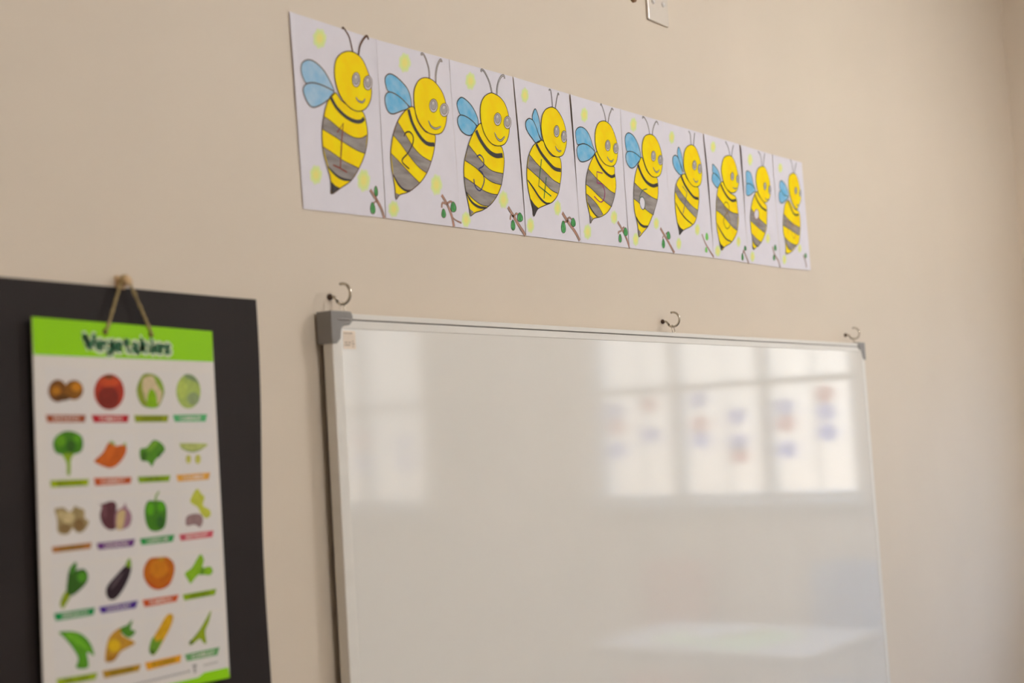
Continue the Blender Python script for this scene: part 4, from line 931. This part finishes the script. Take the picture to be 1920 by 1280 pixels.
# string through two holes, over the peg
pk = Vector((-.3605, -.0115, 1.7160)) - PO
for sx, hole in ((-1, (-.0475, -.0160)), (1, (.0278, -.0183))):
    for d in (0, 1):
        a = Vector((hole[0] + d * .0012, -.0018, hole[1]))
        b = pk + Vector((sx * (.0062 - d * .0008), -.0008 + d * .0018, -.004))
        pts = [a + Vector((0, .004, 0)), a]
        pts += [a.lerp(b, k / 24) + Vector((.0007 * math.sin(k * 1.1 + d * 3.1), -.0007 * math.cos(k * 1.1 + d * 3.1), 0)) for k in range(1, 25)]
        if sx == -1:
            pts += [pk + Vector((-.004, -.0004 + d * .0018, .0005)), pk + Vector((0, -.0002 + d * .0018, .0022))]
        else:
            pts += [pk + Vector((.004, -.0004 + d * .0018, .0005)), pk + Vector((0, -.0002 + d * .0018, .0022))]
        MB().tube(pts, .0015, 6).build('string', M['string'], vc, smooth=True)
    MB().tube([(hole[0], -.0001, hole[1]), (hole[0], -.0006, hole[1])], [.0042, .004], 14).build('hole_ring', ink('5a4a10'), vc, smooth=True)

# ------------------------------------------------------------------ ten bee sheets
NUMBER = ['one', 'two', 'three', 'four', 'five', 'six', 'seven', 'eight', 'nine', 'ten']
NUMCOL = ['8a3a24', '4a3418', '2a2c66', '1f6a34', '9a2c6a', '3c5c50', '5c5478', '8a6a10', '9a4638', 'd08a1c']
LOOK = ['with a red numeral one', 'with a brown numeral two', 'with a blue numeral three', 'with a green numeral four', 'with a magenta numeral five',
        'with a grey-green numeral six', 'with a thin violet numeral seven', 'with a faint numeral eight', 'with a pale-looped numeral nine', 'with a faint orange numeral ten']
WHERE = ['leftmost in the row', 'second from the left', 'third from the left', 'fourth from the left', 'fifth from the left',
         'fifth from the right', 'fourth from the right', 'third from the right', 'second from the right', 'rightmost in the row']
TOPS = [-.001, -.005, -.002, .001, .000, .000, .001, .001, .001, .000, .002]
BOTS = [-.303, -.3005, -.300, -.299, -.298, -.296, -.2945, -.293, -.2935, -.2945, -.291]
XT = [-.008, .200, .403, .606, .8075, 1.0140, 1.2090, 1.412, 1.613, 1.816, 2.0165]
XB = [.001, .200, .408, .615, .817, 1.0160, 1.2210, 1.423, 1.621, 1.819, 2.020]
SPOT_IN, SPOT_OUT = (0.86, 0.80, 0.25, 1), (0.72, 0.84, 0.34, 1)


def sheet_surface(i):
    ph = i * 1.7

    def f(u, v):
        t = min(1, max(0, (u + .002) / .206))
        lift = (.0016, .0012, .0025, .0048, .0042, .0012, .0018, .0050, .0048, .0022)[i] * max(0, 1 - t / .09) ** 2 * (0.55 + 0.45 * math.sin(v * -14 + ph))
        lift += .0022 * max(0, 1 - (1 - t) / .09) ** 2 * (0.5 + 0.5 * math.sin(v * -11 + ph + 2))
        return -.0015 - .0004 * (i % 2) - lift
    return f


for i, (L, D) in enumerate(SHEETS):
    root = tag(empty('number_sheet', (L, 0, 2.141)), 'bee drawing on white paper %s, %s' % (LOOK[i], WHERE[i]), 'drawing', 'numbered bee sheets above the whiteboard')
    S = sheet_surface(i)
    g = .0006 + (.0012 if i in (3, 4, 7, 8) else 0)
    c_tl = (XT[i] + g - L, TOPS[i])
    c_tr = (XT[i + 1] - .0004 - L, TOPS[i + 1])
    c_bl = (XB[i] + g - L, BOTS[i])
    c_br = (XB[i + 1] - .0004 - L, BOTS[i + 1])
    nu, nv = 24, 14
    us = [0, .015, .03, .045, .06, .08, .10] + [.10 + .8 * k / 10 for k in range(1, 11)] + [.92, .94, .955, .97, .985, 1.0]
    nu = len(us) - 1
    pv = []
    for back in (0, 1):
        for j in range(nv + 1):
            for a in us:
                b = j / nv
                u = (1 - b) * ((1 - a) * c_bl[0] + a * c_br[0]) + b * ((1 - a) * c_tl[0] + a * c_tr[0])
                v = (1 - b) * ((1 - a) * c_bl[1] + a * c_br[1]) + b * ((1 - a) * c_tl[1] + a * c_tr[1])
                pv.append((u, S(u, v) + back * .00025, v))
    pf = []
    r1 = nu + 1
    o2 = r1 * (nv + 1)
    for j in range(nv):
        for k in range(nu):
            a = j * r1 + k
            pf.append((a, a + 1, a + r1 + 1, a + r1))
            pf.append((o2 + a, o2 + a + r1, o2 + a + r1 + 1, o2 + a + 1))
    MB().add(pv, pf).build('paper', M['paper'], root, smooth=True)

    line = M['line'] if i > 1 else M['softline']
    lw = .0017
    # yellow chalky spots
    for e in D['spots']:
        fl = Flat(S)
        cols = []
        rings = [(0, SPOT_IN), (.26, SPOT_IN), (.70, SPOT_OUT), (.92, tuple((a + b) / 2 for a, b in zip(SPOT_OUT, PAPER))), (1.0, PAPER)]
        n = 20
        vs_, fs = [], []
        for q, (rad, colr) in enumerate(rings):
            pts = ell_pts(e, n, max(rad, 1e-4))
            for k, (u, v) in enumerate(pts):
                wob = 1 + .10 * math.sin(k * 2.3 + i) * rad
                cu_, cv_ = e[0] * 1e-4, e[1] * 1e-4
                u, v = cu_ + (u - cu_) * wob, cv_ + (v - cv_) * wob
                vs_.append((u, S(u, v) - 1 * .00012, v))
                cols.append(colr)
            if q:
                fs += [((q - 1) * n + k, (q - 1) * n + (k + 1) % n, q * n + (k + 1) % n, q * n + k)[::-1] for k in range(n)]
        fl.add(vs_, fs)
        fl.ink = cols
        fl.build('yellow_spot', M['spot'], root)
    # twig in the corner
    w_, pts = D['trunk']
    tr = spline(sc(pts), False, 5)
    ww = w_ * 1e-4 * .72
    fl = Flat(S)
    fl.stroke(tr, ww + .0014, 2, 1)
    fl.stroke(tr, ww, 3, 0)
    for w2_, p2 in D['twigs']:
        fl.stroke(spline(sc(p2), False, 4), w2_ * 1e-4 * .7 + .001, 2, 1)
        fl.stroke(spline(sc(p2), False, 4), w2_ * 1e-4 * .7, 3, 0)
    twig = fl.build('branch', [M['bark'], line], root)
    for e in D['leaves']:
        cx, cy, ax, ay, bx_, by_ = [q * 1e-4 for q in e]
        lp = []
        for k in range(20):
            t = 2 * math.pi * k / 20
            sx = math.cos(t) * (1 - .25 * math.sin(t))
            lp.append((cx + ax * sx + bx_ * math.sin(t) * 1.08 - .12 * ax * math.sin(t), cy + ay * sx + by_ * math.sin(t) * 1.08))
        fl = Flat(S)
        fl.poly(lp, 4, 0)
        if i != 6:
            fl.stroke(lp, .0010, 5, 1, True)
            fl.stroke([(cx + bx_ * .8, cy + by_ * .8), (cx - bx_ * .8, cy - by_ * .8)], .0007, 5, 1)
        fl.build('leaf', [M['leafbright'] if i == 6 else M['leaf'], line], twig)
    # wings, antennae
    for kk, key in enumerate(('w1', 'w2')):
        pts = spline(sc(D[key]), True, 5)
        Flat(S).poly(pts, 2 + kk * 2, 0).stroke(pts, lw * 1.15, 3 + kk * 2, 1, True).build('wing', [M['bluepale'] if i == 0 else M['blue'], line], root)
    for w_, pts in D['a']:
        pp = spline(sc(pts), False, 5)
        fl = Flat(S)
        fl.stroke(pp, max(.0028, w_ * 1e-4 * 1.0), 3, 1, taper=False)
        if 0 < i < 7:
            fl.stroke(pp, max(.0010, w_ * 1e-4 * 1.0 - .0020), 4, 0)
        fl.build('antenna', [M['eye'], line], root)
    # body with bands
    pts = spline(sc(D['body']), True, 5)
    body = Flat(S).poly(pts, 5, 0).stroke(pts, lw, 8, 1, True).build('body', [M['yellow'], line], root)
    for up_, lo_ in D['bands']:
        a, b = spline(sc(up_), False, 5), spline(sc(lo_), False, 5)
        fl = Flat(S).poly(a + b, 6, 0)
        fl.stroke(a, lw * .85, 7, 1).stroke(b, lw * .85, 7, 1)
        fl.build('stripe', [M['grey'], line], body)
    w_, pts = D['thick']
    Flat(S).stroke(spline(sc(pts), False, 5), w_ * 1e-4 * .85, 8, 0, taper=True).build('stripe', [M['black']], body)
    Flat(S).poly(sc(D['tail']), 8, 0).build('sting', [M['black'] if i in (0, 3, 6, 7) else M['grey'], line], body)
    w_, pts = D['collar']
    cp = spline(sc(pts), False, 5)
    fl = Flat(S).stroke(cp, w_ * 1e-4 * 1.15, 8, 0)
    fl.build('collar', [M['black']], body)
    if 'blank' in D:
        Flat(S).poly(ell_pts(D['blank']), 8, 0).build('numeral_loop', M['paper'], body)
    fl = Flat(S)
    for w_, pts in D['num']:
        fl.stroke(sc(pts) if D['straight'] or i == 0 or len(pts) < 4 else spline(sc(pts), False, 5), w_ * 1e-4 * 1.05, 9, 0)
    fl.build('numeral', ink(NUMCOL[i], .6), body)
    # head, face
    pts = spline(sc(D['head']), True, 5)
    head = Flat(S).poly(pts, 9, 0).stroke(pts, lw, 10, 1, True).build('head', [M['yellow'], line], root)
    for e in D['eyes']:
        fl = Flat(S)
        p_ = ell_pts(e)
        fl.poly(p_, 11, 0)
        fl.stroke(p_, .0011, 14, 2, True)
        fl.poly(ell_pts(e, 20, .72, (0, .0008)), 12, 1)
        fl.stroke(ell_pts(e, 20, .72, (0, .0008)), .0008, 13, 2, True)
        fl.poly(ell_pts(e, 12, .24, (-.0008, .0044)), 14, 0)
        fl.build('eye', [M['eyewhite'], M['eye'], line], head)
    w_, pts = D['smile']
    sp = spline(sc(pts), False, 6)
    Flat(S).stroke(sp, w_ * 1e-4 + .0006, 11, 1, taper=True).stroke(sp, max(.0006, w_ * 1e-4 * .55), 12, 0, taper=True).build('smile', [M['eye'], line], head)

# ------------------------------------------------------------------ paper garlands hanging in the window (seen mirrored in the board)
GARL = [(-1.975, [(1.506, 'b'), (1.431, 'r'), (1.317, 'b')]), (-1.790, [(1.528, 'r'), (1.384, 'b')]),
        (-1.537, [(1.531, 'b'), (1.420, 'r'), (1.349, 'b')]), (-1.348, [(1.448, 'b'), (1.330, 'b'), (1.274, 'r')]),
        (-1.117, [(1.475, 'b'), (1.405, 'r'), (1.289, 'b')]), (-0.926, [(1.523, 'r'), (1.445, 'b'), (1.358, 'b')]),
        (-3.545, [(1.430, 'r'), (1.306, 'b')]), (-3.248, [(1.407, 'b'), (1.300, 'b')])]
GLAB = ['red and blue paper garland, leftmost in the large window reflected on the whiteboard', 'paper garland second from left in the large window reflected on the whiteboard',
        'paper garland third from left in the large window reflected on the whiteboard', 'paper garland third from right in the large window reflected on the whiteboard',
        'paper garland second from right in the large window reflected on the whiteboard', 'red and blue paper garland, rightmost in the large window reflected on the whiteboard',
        'paper garland in the narrow window reflection at the left, beside the frame', 'paper garland in the narrow window reflection at the left, farther from the frame']
hs = [(.040 * math.cos(t) , .042 * math.sin(t)) for t in [2 * math.pi * k / 10 for k in range(10)]]
hs = spline(hs, True, 3)
for gi, (gy, items) in enumerate(GARL):
    gx = ROOM_X1 - .02
    g = tag(empty('paper_garland', (gx, gy, WIN_Z1 - .05)), GLAB[gi], 'garland', 'paper garlands in the windows')
    MB().tube([(0, 0, .05), (.02, 0, .049), (0, 0, .03), (0, 0, items[-1][0] - WIN_Z1 + .05)], .0012, 6).build('thread', M['string'], g, smooth=True)
    for z, c in items:
        n = len(hs)
        zz = z - WIN_Z1 + .05
        vs_ = [(-.001, a, zz + b) for a, b in hs] + [(.001, a, zz + b) for a, b in hs]
        MB().add(vs_, [tuple(range(n)), tuple(range(2 * n - 1, n - 1, -1))] + [(k, k + n, (k + 1) % n + n, (k + 1) % n) for k in range(n)]).build(
            'paper_shape', M['redpaper'] if c == 'r' else M['bluepaper'], g)

# ------------------------------------------------------------------ low table and two small chairs under the window (seen mirrored in the board)
tb = tag(empty('low_table', (3.50, -1.07, 0), (0, 0, math.radians(3))), 'low white classroom table with papers under the window', 'table')
MB().box(-.30, .30, -.47, .47, .575, .600).build('table_top', M['tabletop'], tb, bevel=.006)
MB().box(-.25, .25, -.42, .42, .535, .574).build('apron', M['metalgrey'], tb, bevel=.003)
for sx in (-1, 1):
    for sy in (-1, 1):
        MB().tube([(sx * .26, sy * .43, 0), (sx * .25, sy * .42, .575)], .016, 10).build('leg', M['metalgrey'], tb, smooth=True)
sh = MB().box(-.19, .19, -.25, .25, 0, .002).build('paper_sheet', M['greenpaper'], None)
sh.location, sh.rotation_euler = (3.47, -1.08, .6003), (0, 0, .25)
tag(sh, 'pale green paper sheet lying on the low table', 'paper')
bk = tag(empty('open_book', (3.56, -1.12, .6026), (0, 0, .5)), 'white open book on the green paper', 'book')
for s in (-1, 1):
    pg_ = MB()
    prof = [(0, .004), (.03, .016), (.08, .019), (.13, .012), (.15, .004)]
    vs_ = [(s * a, y, z) for y in (-.10, .10) for a, z in prof] + [(s * a, y, 0) for y in (-.10, .10) for a, z in prof]
    fs = []
    for k in range(4):
        fs += [(k, k + 1, 5 + k + 1, 5 + k), (10 + k, 15 + k, 15 + k + 1, 10 + k + 1), (k, 10 + k, 11 + k, k + 1), (5 + k, 6 + k, 16 + k, 15 + k)]
    fs += [(0, 5, 15, 10), (4, 14, 19, 9)]
    pg_.add(vs_, fs).build('pages', M['pagewhite'], bk)


def small_chair(loc, rz, m_, lab):
    c = tag(empty('small_chair', loc, (0, 0, rz)), lab, 'chair', 'small plastic chairs at the low table')
    MB().box(-.16, .16, -.16, .15, .31, .328).build('seat', m_, c, bevel=.008)
    vs_, fs = [], []
    for j in range(9):                             # curved backrest, seat faces -y of the chair
        a = -1 + j / 4
        for z in (.50, .82):
            for d in (0, .014):
                vs_.append((a * .165, .15 + .03 * (1 - a * a) + d + (z - .5) * .12, z - .02 * a * a * (1 if z > .6 else -1)))
    for j in range(8):
        q = j * 4
        fs += [(q, q + 4, q + 6, q + 2), (q + 1, q + 3, q + 7, q + 5), (q, q + 1, q + 5, q + 4), (q + 2, q + 6, q + 7, q + 3)]
    fs += [(0, 2, 3, 1), (32, 33, 35, 34)]
    MB().add(vs_, fs).build('backrest', m_, c, smooth=False)
    for s in (-1, 1):
        MB().tube([(s * .15, -.15, 0), (s * .145, -.14, .312)], .010, 8).build('leg', M['metalgrey'], c, smooth=True)
        MB().tube([(s * .15, .17, 0), (s * .145, .145, .312), (s * .14, .170, .51)], .010, 8).build('leg', M['metalgrey'], c, smooth=True)
    return c


small_chair((3.99, -.84, 0), math.radians(-90), M['bluechair'], 'small blue plastic chair at the window side of the low table')
small_chair((3.99, -1.66, 0), math.radians(-90), M['redchair'], 'small red plastic chair at the window side of the low table')
